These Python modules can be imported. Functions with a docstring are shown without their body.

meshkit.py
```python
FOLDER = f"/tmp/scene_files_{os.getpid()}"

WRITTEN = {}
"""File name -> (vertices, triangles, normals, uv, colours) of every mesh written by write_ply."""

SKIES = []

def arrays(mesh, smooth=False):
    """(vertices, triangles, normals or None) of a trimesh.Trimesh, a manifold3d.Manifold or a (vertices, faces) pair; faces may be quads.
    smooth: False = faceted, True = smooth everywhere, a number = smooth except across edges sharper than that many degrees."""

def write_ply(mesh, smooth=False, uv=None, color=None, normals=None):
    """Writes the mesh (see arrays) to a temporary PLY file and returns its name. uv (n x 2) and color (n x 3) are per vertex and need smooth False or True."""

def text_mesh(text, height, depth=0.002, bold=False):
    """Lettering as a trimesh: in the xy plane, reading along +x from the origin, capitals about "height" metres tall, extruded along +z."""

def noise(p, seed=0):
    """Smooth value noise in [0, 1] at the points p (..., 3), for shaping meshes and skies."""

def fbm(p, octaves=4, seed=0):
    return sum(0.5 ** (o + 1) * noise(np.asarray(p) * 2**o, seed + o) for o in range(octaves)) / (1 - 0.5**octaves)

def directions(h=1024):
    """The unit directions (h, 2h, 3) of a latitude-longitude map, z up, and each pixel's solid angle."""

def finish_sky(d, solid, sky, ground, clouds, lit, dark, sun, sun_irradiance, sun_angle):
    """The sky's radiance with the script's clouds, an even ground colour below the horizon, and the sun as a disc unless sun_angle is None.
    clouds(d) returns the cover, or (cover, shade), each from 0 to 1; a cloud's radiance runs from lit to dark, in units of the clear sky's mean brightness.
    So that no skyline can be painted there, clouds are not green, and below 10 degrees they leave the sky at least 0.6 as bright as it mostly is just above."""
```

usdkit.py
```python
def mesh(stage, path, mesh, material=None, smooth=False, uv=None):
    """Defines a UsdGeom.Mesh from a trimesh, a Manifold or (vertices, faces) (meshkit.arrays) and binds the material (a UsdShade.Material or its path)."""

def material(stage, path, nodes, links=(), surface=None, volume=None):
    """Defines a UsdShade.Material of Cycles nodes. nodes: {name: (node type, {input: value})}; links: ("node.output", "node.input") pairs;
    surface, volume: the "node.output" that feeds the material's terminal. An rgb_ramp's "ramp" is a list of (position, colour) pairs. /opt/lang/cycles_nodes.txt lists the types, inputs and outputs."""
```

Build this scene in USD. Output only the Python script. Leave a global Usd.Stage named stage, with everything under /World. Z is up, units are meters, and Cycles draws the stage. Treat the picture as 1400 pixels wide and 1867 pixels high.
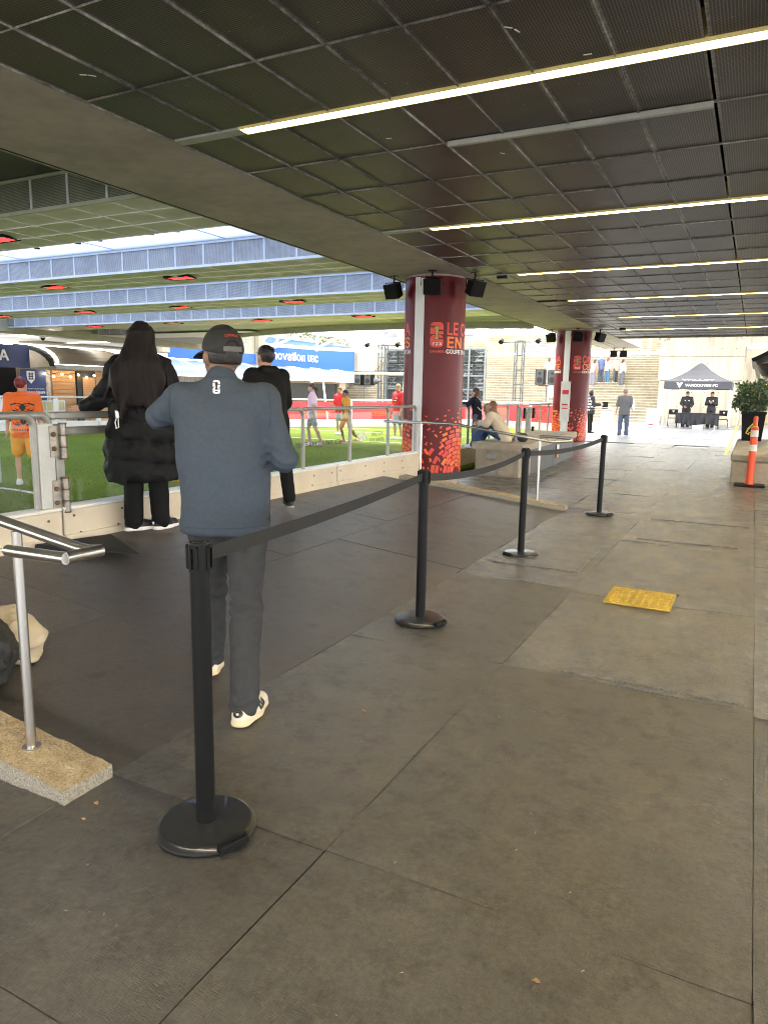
import math, random
import numpy as np, trimesh, usdkit, meshkit
from pxr import Usd, UsdGeom, UsdLux, UsdShade, Gf, Sdf
from shapely.geometry import Polygon, box as sbox, Point
from shapely import affinity
from shapely.ops import unary_union

stage = Usd.Stage.CreateInMemory()
UsdGeom.Xform.Define(stage, '/World')
UsdGeom.Scope.Define(stage, '/World/Looks')
RAD = math.radians
EXPOSURE, LAMP = 1.95, 26.0
# ------------------------------------------------------------------ camera
EYE = np.array([0.0, 0.0, 1.478]); PITCH, YAW, ROLL = 0.1674, 0.47345, 0.01734
fw = np.array([-math.sin(YAW)*math.cos(PITCH), math.cos(YAW)*math.cos(PITCH), -math.sin(PITCH)])
rt0 = np.array([math.cos(YAW), math.sin(YAW), 0]); up0 = np.cross(rt0, fw)
rt = rt0*math.cos(ROLL)+up0*math.sin(ROLL); up = -rt0*math.sin(ROLL)+up0*math.cos(ROLL)
cam = UsdGeom.Camera.Define(stage, '/World/camera')
cam.AddTransformOp().Set(Gf.Matrix4d(*[float(v) for v in (*rt, 0, *up, 0, *(-fw), 0, *EYE, 1)]))
cam.CreateHorizontalApertureAttr(36.0); cam.CreateFocalLengthAttr(36.0*1296.1/1400)
cam.CreateClippingRangeAttr(Gf.Vec2f(0.05, 2000))
cam.CreateExposureAttr(EXPOSURE)
# ------------------------------------------------------------------ sky and sun (bright overcast)
SUN = np.array([-0.35, 0.30, 0.88]); SUN /= np.linalg.norm(SUN)
elev, rotn = math.asin(SUN[2]), math.atan2(SUN[0], SUN[1])
dome = UsdLux.DomeLight.Define(stage, '/World/sky')
skm = usdkit.material(stage, '/World/Looks/sky_light', {
    'sky': ('sky_texture', {'sky_type': 'single_scattering', 'sun_disc': False, 'sun_elevation': elev, 'sun_rotation': rotn, 'air_density': 1.0, 'aerosol_density': 2.5}),
    'tc': ('texture_coordinate', {}), 'n': ('noise_texture', {'scale': 2.2, 'detail': 5, 'roughness': .6}),
    'r': ('rgb_ramp', {'ramp': [(0.25, (.55, .55, .55)), (.7, (.95, .95, .95))]}),
    'cl': ('mix_color', {'blend_type': 'mix', 'b': (12.0, 11.9, 11.6)}),
    'bg': ('background_shader', {'strength': 0.15})},
    [('tc.generated', 'n.vector'), ('n.fac', 'r.fac'), ('r.color', 'cl.fac'), ('sky.color', 'cl.a'), ('cl.result', 'bg.color')], surface='bg.background')
UsdShade.MaterialBindingAPI.Apply(dome.GetPrim()).Bind(skm)
dome.GetPrim().SetCustomDataByKey('kind', 'structure')
sun = UsdLux.DistantLight.Define(stage, '/World/sun')
zc = SUN; xc = np.cross([0, 1, 0], zc); xc /= np.linalg.norm(xc); yc = np.cross(zc, xc)
sun.AddTransformOp().Set(Gf.Matrix4d(*[float(v) for v in (*xc, 0, *yc, 0, *zc, 0, 0, 0, 60, 1)]))
sun.CreateIntensityAttr(0.4); sun.CreateAngleAttr(12.0); sun.CreateNormalizeAttr(True); sun.CreateColorAttr(Gf.Vec3f(1, .97, .92))

# ------------------------------------------------------------------ scene helpers
_used = {}
def pth(name, parent=None):
    base = (parent.GetPath().pathString if parent is not None else '/World') + '/' + name
    n = _used.get(base, 0); _used[base] = n+1
    return base if n == 0 else f'{base}_{n:03d}'
def tag(o, label=None, cat=None, group=None, kind=None):
    pr = o.GetPrim() if hasattr(o, 'GetPrim') else o
    for k, v in (('label', label), ('category', cat), ('group', group), ('kind', kind)):
        if v: pr.SetCustomDataByKey(k, v)
    return pr
def thing(name, label=None, cat=None, loc=(0, 0, 0), rz=0, group=None, kind=None, parent=None):
    x = UsdGeom.Xform.Define(stage, pth(name, parent))
    x.AddTranslateOp().Set(Gf.Vec3d(*[float(v) for v in loc]))
    if rz: x.AddRotateZOp().Set(float(rz))
    return tag(x, label, cat, group, kind)
def obj(name, mesh, mat, parent=None, smooth=False, label=None, cat=None, group=None, kind=None):
    if isinstance(mesh, (list,)): mesh = join(mesh)
    m = usdkit.mesh(stage, pth(name, parent), mesh, mat, smooth=smooth)
    return tag(m, label, cat, group, kind)
def struct(name): return thing(name, kind='structure')
def dup(root, loc, rz=0, label=None, group=None):
    was = root.GetCustomData(); nm = root.GetName()
    r = thing(nm, label or was.get('label'), was.get('category'), loc, rz, group or was.get('group'))
    r.GetReferences().AddInternalReference(root.GetPath()); r.SetInstanceable(True)
    return r
def join(ms): return trimesh.util.concatenate([m for m in ms if m is not None])
def bx(x0, x1, y0, y1, z0, z1):
    m = trimesh.creation.box([abs(x1-x0), abs(y1-y0), abs(z1-z0)]); m.apply_translation([(x0+x1)/2, (y0+y1)/2, (z0+z1)/2]); return m
def rbx(x0, x1, y0, y1, z0, z1, r=.01):
    """box with chamfered edges"""
    c = np.array([(x0+x1)/2, (y0+y1)/2, (z0+z1)/2]); h = np.array([abs(x1-x0), abs(y1-y0), abs(z1-z0)])/2; r = min(r, *(h*.49))
    pts = []
    for s in np.ndindex(2, 2, 2):
        s = np.array(s)*2-1
        for a in range(3):
            q = (h-r)*s; q[a] = h[a]*s[a]; pts.append(c+q)
    return trimesh.Trimesh(pts).convex_hull
def quadbox(pts, h):
    """prism from a planar loop of 3D points, extruded by vector h"""
    pts = np.array(pts, float); n = len(pts); v = np.vstack([pts, pts+np.array(h)])
    f = [[0, i+1, i] for i in range(1, n-1)]+[[n, n+i, n+i+1] for i in range(1, n-1)]
    for i in range(n): j = (i+1) % n; f += [[i, j, n+j], [i, n+j, n+i]]
    m = trimesh.Trimesh(v, f, process=False); m.fix_normals(); return m
def hullof(pts): return trimesh.Trimesh(np.array(pts, float)).convex_hull
def cyl(x, y, z0, z1, r, n=24, r2=None):
    if r2 is None:
        m = trimesh.creation.cylinder(r, z1-z0, sections=n); m.apply_translation([x, y, (z0+z1)/2]); return m
    return lathe([(0, z0), (r, z0), (r2, z1), (0, z1)], n, (x, y))
def lathe(prof, n=32, at=(0, 0)):
    prof = np.array(prof, float); m = len(prof); a = np.linspace(0, 2*np.pi, n, endpoint=False)
    v = np.array([[r*np.cos(t)+at[0], r*np.sin(t)+at[1], z] for t in a for r, z in prof]); f = []
    for i in range(n):
        j = (i+1) % n
        for k in range(m-1): f += [[i*m+k, j*m+k, j*m+k+1], [i*m+k, j*m+k+1, i*m+k+1]]
    t = trimesh.Trimesh(v, f, process=True); t.update_faces(t.nondegenerate_faces()); t.fix_normals(); return t
def tube(pts, r, n=10, caps=True, closed=False):
    pts = np.array(pts, float); N = len(pts); rr = np.broadcast_to(r, (N,))
    T = np.gradient(pts, axis=0); T /= np.linalg.norm(T, axis=1, keepdims=True)
    u = np.cross(T[0], [0, 0, 1.0]);
    if np.linalg.norm(u) < 1e-3: u = np.cross(T[0], [1.0, 0, 0])
    V = []
    for i in range(N):
        u = u-T[i]*(u@T[i]); u /= np.linalg.norm(u); w = np.cross(T[i], u)
        for k in range(n):
            a = 2*np.pi*k/n; V.append(pts[i]+rr[i]*(u*np.cos(a)+w*np.sin(a)))
    f = []
    for i in range(N-1):
        for k in range(n):
            a, b = i*n+k, i*n+(k+1) % n; f += [[a, b, b+n], [a, b+n, a+n]]
    if caps:
        V += [pts[0], pts[-1]]; c0, c1 = len(V)-2, len(V)-1
        for k in range(n): f += [[c0, (k+1) % n, k], [c1, (N-1)*n+k, (N-1)*n+(k+1) % n]]
    return trimesh.Trimesh(V, f, process=False)
def arc(c, a, b, n=6):
    """quarter round from c+a to c+b"""
    c, a, b = map(np.array, (c, a, b)); return [c+a*math.cos(t)+b*math.sin(t) for t in np.linspace(0, math.pi/2, n)]
def bar(a, b, w, h=None):
    """square bar between two points"""
    a, b = np.array(a, float), np.array(b, float); L = np.linalg.norm(b-a); m = trimesh.creation.box([w, h or w, L])
    m.apply_transform(trimesh.geometry.align_vectors([0, 0, 1], (b-a)/L)); m.apply_translation((a+b)/2); return m
def moved(m, loc=(0, 0, 0), rz=0, rx=0, ry=0, s=None):
    m = m.copy()
    if s is not None: m.apply_scale(s)
    for ang, ax in ((rx, [1, 0, 0]), (ry, [0, 1, 0]), (rz, [0, 0, 1])):
        if ang: m.apply_transform(trimesh.transformations.rotation_matrix(RAD(ang), ax))
    m.apply_translation(loc); return m
def extr(shape, d):
    gs = [g for g in getattr(shape, 'geoms', [shape]) if g.area > 1e-9]
    return join([trimesh.creation.extrude_polygon(g, d, engine='earcut') for g in gs])
def text(t, h, d=.002, bold=True, center=False, width=None):
    m = meshkit.text_mesh(t, h, d, bold); 
    if width: m.vertices[:, 0] *= width/(m.bounds[1][0]-m.bounds[0][0])
    if center: m.apply_translation([-(m.bounds[0][0]+m.bounds[1][0])/2, 0, 0])
    return m
def stand(m, loc, face):
    """take flat lettering (xy plane, +z out) to a vertical plane at loc whose outward normal has azimuth 'face' degrees (0 = +x, -90 = -y)"""
    m = m.copy(); a = RAD(face); n = np.array([math.cos(a), math.sin(a), 0]); u = np.array([-n[1], n[0], 0])
    v = m.vertices; m.vertices = np.outer(v[:, 0], u)+np.outer(v[:, 1], [0, 0, 1])+np.outer(v[:, 2], n)+np.array(loc); return m
def bend(m, c, r, a0, z0):
    """wrap flat lettering round a vertical cylinder"""
    m = m.subdivide_to_size(.035); v = m.vertices; a = RAD(a0)+v[:, 0]/r; R = r+v[:, 2]
    m.vertices = np.stack([c[0]+R*np.cos(a), c[1]+R*np.sin(a), z0+v[:, 1]], 1); return m

# ------------------------------------------------------------------ materials
def C3(c): return tuple(float(x) for x in c)
def M(name, col, rough=.6, metal=0., var=.12, scale=5., bump=0., bscale=80., coat=0., spec=.5, stretch=None, emis=None, sheen=0.):
    col = np.array(col, float); nodes = {'g': ('geometry', {}), 'mp': ('mapping', {'scale': stretch or (1, 1, 1)}),
        'n': ('noise_texture', {'scale': scale, 'detail': 5, 'roughness': .62}),
        'r': ('rgb_ramp', {'ramp': [(.28, C3(col*(1-var))), (.72, C3(np.minimum(col*(1+var), .98)))]}),
        'p': ('principled_bsdf', {'roughness': rough, 'metallic': metal, 'coat_weight': coat, 'specular_ior_level': spec, 'sheen_weight': sheen})}
    links = [('g.position', 'mp.vector'), ('mp.vector', 'n.vector'), ('n.fac', 'r.fac'), ('r.color', 'p.base_color')]
    if emis: nodes['p'][1].update(emission_color=C3(emis[0]), emission_strength=emis[1])
    if bump:
        nodes['bn'] = ('noise_texture', {'scale': bscale, 'detail': 4, 'roughness': .6}); nodes['b'] = ('bump', {'strength': bump, 'distance': .01})
        links += [('mp.vector', 'bn.vector'), ('bn.fac', 'b.height'), ('b.normal', 'p.normal')]
    return usdkit.material(stage, '/World/Looks/'+name, nodes, links, surface='p.BSDF')
def MG(name, nodes, links, surface='p.BSDF'): return usdkit.material(stage, '/World/Looks/'+name, nodes, links, surface=surface)
# ================================================================== materials used widely
def floor_mat(name, base, warm, fleck=.5, ro=(.36, .6), lite=.35):
    b = np.array(base); w = np.array(warm)
    return MG(name, {'g': ('geometry', {}), 'oi': ('object_info', {}),
        'big': ('noise_texture', {'scale': .7, 'detail': 5, 'roughness': .65}), 'mid': ('noise_texture', {'scale': 4.5, 'detail': 8, 'roughness': .72}), 'grit': ('noise_texture', {'scale': 48, 'detail': 8, 'roughness': .8}),
        'm1': ('mapping', {'scale': (1.0, 7.0, 1.0), 'rotation': (0, 0, .9)}), 'm2': ('mapping', {'scale': (7.0, 1.0, 1.0), 'rotation': (0, 0, .5)}), 'm3': ('mapping', {'scale': (1.0, 6.0, 1.0), 'rotation': (0, 0, -.35)}),
        'f1': ('noise_texture', {'scale': 46, 'detail': 2, 'roughness': .5}), 'f2': ('noise_texture', {'scale': 40, 'detail': 2, 'roughness': .5}), 'f3': ('noise_texture', {'scale': 30, 'detail': 3, 'roughness': .6}),
        'rb': ('rgb_ramp', {'ramp': [(.3, C3(b*.82)), (.5, C3(b)), (.68, C3(w))]}),
        'rm': ('rgb_ramp', {'ramp': [(.3, (.84, .84, .84)), (.5, (1, 1, 1)), (.72, (1.16, 1.15, 1.13))]}), 'rg': ('rgb_ramp', {'ramp': [(.36, (.50, .50, .50)), (.5, (1, 1, 1)), (.64, (1.6, 1.57, 1.52))]}),
        'mm': ('mix_color', {'blend_type': 'multiply', 'fac': 1.0, 'use_clamp_result': False}), 'mg': ('mix_color', {'blend_type': 'multiply', 'fac': .85}),
        'd1': ('rgb_ramp', {'ramp': [(.35, (.42, .40, .39)), (.43, (1, 1, 1))]}), 'd2': ('rgb_ramp', {'ramp': [(.35, (.42, .40, .39)), (.43, (1, 1, 1))]}), 'd3': ('rgb_ramp', {'ramp': [(.58, (0, 0, 0)), (.70, (lite,)*3)]}),
        'md': ('mix_color', {'blend_type': 'multiply', 'fac': fleck}), 'me': ('mix_color', {'blend_type': 'multiply', 'fac': fleck}), 'ml': ('mix_color', {'blend_type': 'mix', 'b': C3(np.minimum(w*2.1, .45))}),
        'rv': ('map_range', {'from_min': 0., 'from_max': 1., 'to_min': .87, 'to_max': 1.13}), 'mv': ('mix_color', {'blend_type': 'multiply', 'fac': 1.}),
        'rr': ('map_range', {'from_min': .3, 'from_max': .7, 'to_min': ro[0], 'to_max': ro[1]}),
        'vb': ('math', {'math_type': 'add'}), 'vc': ('math', {'math_type': 'add'}), 'bp': ('bump', {'strength': .5, 'distance': .004}),
        'p': ('principled_bsdf', {'specular_ior_level': .85})},
        [('g.position', 'big.vector'), ('g.position', 'mid.vector'), ('g.position', 'grit.vector'), ('g.position', 'm1.vector'), ('g.position', 'm2.vector'), ('g.position', 'm3.vector'), ('m1.vector', 'f1.vector'), ('m2.vector', 'f2.vector'), ('m3.vector', 'f3.vector'),
         ('big.fac', 'rb.fac'), ('mid.fac', 'rm.fac'), ('grit.fac', 'rg.fac'), ('rb.color', 'mm.a'), ('rm.color', 'mm.b'), ('mm.result', 'mg.a'), ('rg.color', 'mg.b'), ('f1.fac', 'd1.fac'), ('f2.fac', 'd2.fac'), ('f3.fac', 'd3.fac'),
         ('mg.result', 'md.a'), ('d1.color', 'md.b'), ('md.result', 'me.a'), ('d2.color', 'me.b'), ('me.result', 'ml.a'), ('d3.color', 'ml.fac'),
         ('oi.random', 'rv.value'), ('ml.result', 'mv.a'), ('rv.result', 'mv.b'), ('mv.result', 'p.base_color'),
         ('mid.fac', 'rr.value'), ('rr.result', 'p.roughness'), ('grit.fac', 'vb.value1'), ('f1.fac', 'vb.value2'), ('vb.value', 'vc.value1'), ('f2.fac', 'vc.value2'), ('vc.value', 'bp.height'), ('bp.normal', 'p.normal')])
m_mat = floor_mat('rubber_mat', (.060, .0545, .048), (.085, .078, .068), .35, (.24, .44), .10)
m_mat_worn = floor_mat('rubber_mat_worn', (.094, .0885, .081), (.146, .139, .129), .95, (.20, .40), .45)
m_ramp = floor_mat('ramp_mat', (.050, .043, .040), (.068, .059, .054), .3, (.30, .48), .10)
m_pave = floor_mat('far_paving', (.13, .135, .15), (.19, .195, .21), .3, (.3, .5))
m_plaza = M('plaza_stone', (.62, .6, .57), .7, var=.08, scale=1.5)
m_dark = M('dark_gap', (.02, .019, .018), .9)
def conc(name, col, scale=1.2, bump=.25, rough=.8, streak=.25):
    c = np.array(col)
    return MG(name, {'g': ('geometry', {}), 'a': ('noise_texture', {'scale': scale, 'detail': 7, 'roughness': .65}), 'mp': ('mapping', {'scale': (2.2, 2.2, .22)}),
        'b': ('noise_texture', {'scale': 2.6, 'detail': 5, 'roughness': .6}), 'f': ('noise_texture', {'scale': 95, 'detail': 3}),
        'ra': ('rgb_ramp', {'ramp': [(.3, C3(c*.78)), (.55, C3(c)), (.75, C3(c*1.14))]}), 'rb': ('rgb_ramp', {'ramp': [(.35, (1-streak,)*3), (.6, (1, 1, 1))]}),
        'm': ('mix_color', {'blend_type': 'multiply', 'fac': 1.}), 'bp': ('bump', {'strength': bump, 'distance': .008}), 'p': ('principled_bsdf', {'roughness': rough})},
        [('g.position', 'a.vector'), ('g.position', 'mp.vector'), ('mp.vector', 'b.vector'), ('g.position', 'f.vector'), ('a.fac', 'ra.fac'), ('b.fac', 'rb.fac'),
         ('ra.color', 'm.a'), ('rb.color', 'm.b'), ('m.result', 'p.base_color'), ('f.fac', 'bp.height'), ('bp.normal', 'p.normal')])
m_conc = conc('beam_concrete', (.41, .35, .31), 1.5, .15, .75, .12)
m_wallc = conc('wall_concrete', (.45, .40, .31), .5, .15, .85, .3)
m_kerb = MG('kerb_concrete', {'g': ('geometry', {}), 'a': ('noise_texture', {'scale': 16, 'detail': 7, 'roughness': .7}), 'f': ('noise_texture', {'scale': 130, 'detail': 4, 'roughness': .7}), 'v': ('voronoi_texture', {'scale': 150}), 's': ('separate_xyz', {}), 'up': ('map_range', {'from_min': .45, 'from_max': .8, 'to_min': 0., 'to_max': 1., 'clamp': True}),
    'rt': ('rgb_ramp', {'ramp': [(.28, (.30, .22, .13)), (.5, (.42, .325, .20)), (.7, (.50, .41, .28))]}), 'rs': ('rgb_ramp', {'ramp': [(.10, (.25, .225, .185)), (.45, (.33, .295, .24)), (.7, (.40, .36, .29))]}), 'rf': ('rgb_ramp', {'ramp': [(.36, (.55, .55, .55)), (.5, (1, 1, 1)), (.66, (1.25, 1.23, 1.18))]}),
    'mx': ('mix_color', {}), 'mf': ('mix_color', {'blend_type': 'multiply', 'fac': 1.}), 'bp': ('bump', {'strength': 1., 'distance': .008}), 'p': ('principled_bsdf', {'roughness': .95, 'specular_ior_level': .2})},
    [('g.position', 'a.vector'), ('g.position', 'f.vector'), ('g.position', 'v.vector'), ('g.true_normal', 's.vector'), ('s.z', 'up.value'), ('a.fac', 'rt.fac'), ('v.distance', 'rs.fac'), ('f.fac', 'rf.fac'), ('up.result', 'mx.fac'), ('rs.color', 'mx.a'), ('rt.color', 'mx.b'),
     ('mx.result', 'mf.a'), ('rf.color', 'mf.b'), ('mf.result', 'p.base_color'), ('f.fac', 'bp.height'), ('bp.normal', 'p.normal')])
m_bench = conc('bench_concrete', (.40, .345, .26), 8, .5, .85, .08)
def perforated(name, metal, hole, pitch, axes, rough=.42, frac=.25, dust=None):
    """metal sheet with punched holes on a grid (axes: two of x y z)"""
    k = 2*math.pi/pitch
    nodes = {'g': ('geometry', {}), 's': ('separate_xyz', {}), 'a': ('math', {'math_type': 'multiply', 'value2': k}), 'b': ('math', {'math_type': 'multiply', 'value2': k}),
        'sa': ('math', {'math_type': 'sine'}), 'sb': ('math', {'math_type': 'sine'}), 'm': ('math', {'math_type': 'multiply'}), 'ab': ('math', {'math_type': 'absolute'}),
        'gt': ('math', {'math_type': 'greater_than', 'value2': frac}),
        'n': ('noise_texture', {'scale': 2.5, 'detail': 6, 'roughness': .7}), 'r': ('rgb_ramp', {'ramp': [(.3, C3(np.array(metal)*.7)), (.7, C3(np.array(metal)*1.25))]}),
        'mx': ('mix_color', {'blend_type': 'mix', 'b': C3(hole)}), 'p': ('principled_bsdf', {'roughness': rough, 'metallic': 0., 'specular_ior_level': .4})}
    links = [('g.position', 's.vector'), (f's.{axes[0]}', 'a.value1'), (f's.{axes[1]}', 'b.value1'), ('a.value', 'sa.value1'), ('b.value', 'sb.value1'),
        ('sa.value', 'm.value1'), ('sb.value', 'm.value2'), ('m.value', 'ab.value1'), ('ab.value', 'gt.value1'), ('g.position', 'n.vector'), ('n.fac', 'r.fac'),
        ('gt.value', 'mx.fac'), ('mx.result', 'p.base_color')]
    col = 'r.color'
    if dust:   # pale grit caught along the joints that run in y
        x0, px, amt = dust
        nodes.update({'d0': ('math', {'math_type': 'subtract', 'value2': x0}), 'd1': ('math', {'math_type': 'divide', 'value2': px}), 'd2': ('math', {'math_type': 'fraction'}),
            'd3': ('math', {'math_type': 'subtract', 'value2': .5}), 'd4': ('math', {'math_type': 'absolute'}), 'd5': ('map_range', {'from_min': .44, 'from_max': .495, 'to_min': 0., 'to_max': 1., 'clamp': True}),
            'dn': ('noise_texture', {'scale': 26, 'detail': 4, 'roughness': .7}), 'dl': ('noise_texture', {'scale': .9, 'detail': 2}), 'd6': ('map_range', {'from_min': .40, 'from_max': .60, 'to_min': .22, 'to_max': 1., 'clamp': True}),
            'd8': ('map_range', {'from_min': .35, 'from_max': .6, 'to_min': .15, 'to_max': 1., 'clamp': True}),
            'd7': ('math', {'math_type': 'multiply'}), 'd9': ('math', {'math_type': 'multiply'}), 'da': ('math', {'math_type': 'multiply', 'value2': amt}), 'mdust': ('mix_color', {'b': (.62, .58, .52)}),
            'sp': ('noise_texture', {'scale': 42, 'detail': 2}), 'spr': ('map_range', {'from_min': .72, 'from_max': .78, 'to_min': 0., 'to_max': .6, 'clamp': True}), 'mx3': ('math', {'math_type': 'maximum'})})
        links += [('s.x', 'd0.value1'), ('d0.value', 'd1.value1'), ('d1.value', 'd2.value1'), ('d2.value', 'd3.value1'), ('d3.value', 'd4.value1'), ('d4.value', 'd5.value'),
            ('g.position', 'dn.vector'), ('dn.fac', 'd6.value'), ('g.position', 'dl.vector'), ('dl.fac', 'd8.value'), ('d5.result', 'd7.value1'), ('d6.result', 'd7.value2'), ('d7.value', 'd9.value1'), ('d8.result', 'd9.value2'),
            ('d9.value', 'da.value1'), ('g.position', 'sp.vector'), ('sp.fac', 'spr.value'), ('da.value', 'mx3.value1'), ('spr.result', 'mx3.value2'), ('mx3.value', 'mdust.fac'), ('r.color', 'mx.a'), ('mx.result', 'mdust.a'), ('mdust.result', 'p.base_color')]
        links.remove(('mx.result', 'p.base_color'))
    else: links.append((col, 'mx.a'))
    return MG(name, nodes, links)
m_ceil = perforated('ceiling_mesh', (.150, .126, .118), (.012, .011, .010), .032, 'xy', .42, .26, (-4.05, .4575, .9))
m_tperf = perforated('trough_mesh', (.56, .57, .59), (.15, .155, .165), .03, 'xz', .4, .35)
m_tperf_dark = perforated('trough_mesh_green', (.24, .26, .2), (.02, .022, .018), .03, 'xz', .45, .35)
m_tframe = M('trough_frame', (.62, .65, .70), .35, .2)
m_tile = M('soffit_tile', (.70, .64, .655), .34, .1, .10, 3)
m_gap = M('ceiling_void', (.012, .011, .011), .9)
m_grey = M('grey_plate', (.36, .36, .33), .5, .2, .15, 9)
m_steel = M('brushed_steel', (.62, .6, .57), .24, 1., .08, 60, stretch=(1, 1, .05))
m_rail = M('grey_painted_rail', (.30, .29, .27), .35, .3, .1, 12)
m_black = M('black_metal', (.0045, .0045, .0045), .40, .0, .15, 30, spec=.2)
m_plastic = M('black_plastic', (.0045, .0045, .0045), .45, 0, .1, 30, spec=.2)
m_belt = M('belt_webbing', (.010, .0092, .009), .75, 0, .1, 40, bump=.3, bscale=500)
m_white = M('white_paint', (.78, .77, .74), .5, 0, .05)
m_board = M('board_panel', (.62, .54, .42), .55, 0, .1, 2.5, bump=.05)
m_bolt = M('rusty_bolt', (.16, .1, .06), .6, .5)
m_maroon = M('maroon_wrap', (.115, .0065, .0095), .34, 0, .06, 3, spec=.28)
m_stripe = M('white_wrap', (.72, .71, .70), .38, 0, .03)
m_red = M('print_red', (.72, .055, .035), .4); m_orange = M('print_orange', (.85, .17, .02), .4); m_orange2 = M('print_deep_orange', (.78, .10, .03), .4)
m_gold = M('print_gold', (.42, .30, .07), .4); m_ink = M('print_black', (.01, .01, .01), .5); m_inkw = M('print_white', (.82, .82, .80), .45)
m_yellow = M('yellow_plastic', (.44, .29, .035), .6, 0, .4, 22)
m_ypaint = M('yellow_paint', (.75, .55, .06), .6, 0, .2, 8)
m_orangeP = M('safety_orange', (.80, .085, .02), .4, 0, .08)
m_glass = MG('pane_glass', {'t': ('transparent_bsdf', {'color': (.95, .98, .965)}), 'gl': ('glossy_bsdf', {'roughness': .02, 'color': (1, 1, 1)}), 'f': ('layer_weight', {'blend': .5}), 'pw': ('math', {'math_type': 'power', 'value2': 4.0}), 'ma': ('math', {'math_type': 'multiply_add', 'value2': .5, 'value3': .02}), 'm': ('mix_closure', {})},
    [('f.facing', 'pw.value1'), ('pw.value', 'ma.value1'), ('ma.value', 'm.fac'), ('t.BSDF', 'm.closure1'), ('gl.BSDF', 'm.closure2')], surface='m.closure')
m_sky_glass = MG('skylight_glass', {'t': ('translucent_bsdf', {'color': (.46, .52, .65)}), 'tr': ('transparent_bsdf', {'color': (.42, .48, .60)}), 'm': ('mix_closure', {'fac': .5})},
    [('t.BSDF', 'm.closure1'), ('tr.BSDF', 'm.closure2')], surface='m.closure')
def emit(name, col, s):
    return MG(name, {'e': ('emission', {'color': C3(col), 'strength': s})}, [], surface='e.emission')
m_tubeE = emit('lamp_glow', (1, .92, .74), LAMP)
m_heatE = emit('heater_glow', (1, .02, .02), 2.2)
m_lineE = emit('linear_lamp_glow', (1, .95, .85), 9.0)
m_bulbE = emit('bulb_glow', (1, .75, .4), 14.0)
m_chan = M('lamp_channel', (.75, .62, .25), .4)
m_turf = MG('turf', {'g': ('geometry', {}), 'n': ('noise_texture', {'scale': .45, 'detail': 3}), 'f': ('noise_texture', {'scale': 55, 'detail': 5, 'roughness': .75}), 'mp': ('mapping', {'scale': (1, 1, 1)}),
    'r': ('rgb_ramp', {'ramp': [(.35, (.145, .200, .022)), (.65, (.20, .262, .032))]}), 'rf': ('rgb_ramp', {'ramp': [(.34, (.28, .3, .25)), (.52, (1, 1, 1)), (.7, (1.5, 1.45, 1.3))]}), 'm': ('mix_color', {'blend_type': 'multiply', 'fac': 1.}),
    'bp': ('bump', {'strength': .8, 'distance': .02}), 'p': ('principled_bsdf', {'roughness': .85, 'specular_ior_level': .1})},
    [('g.position', 'n.vector'), ('g.position', 'f.vector'), ('n.fac', 'r.fac'), ('f.fac', 'rf.fac'), ('r.color', 'm.a'), ('rf.color', 'm.b'), ('m.result', 'p.base_color'), ('f.fac', 'bp.height'), ('bp.normal', 'p.normal')])

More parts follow.
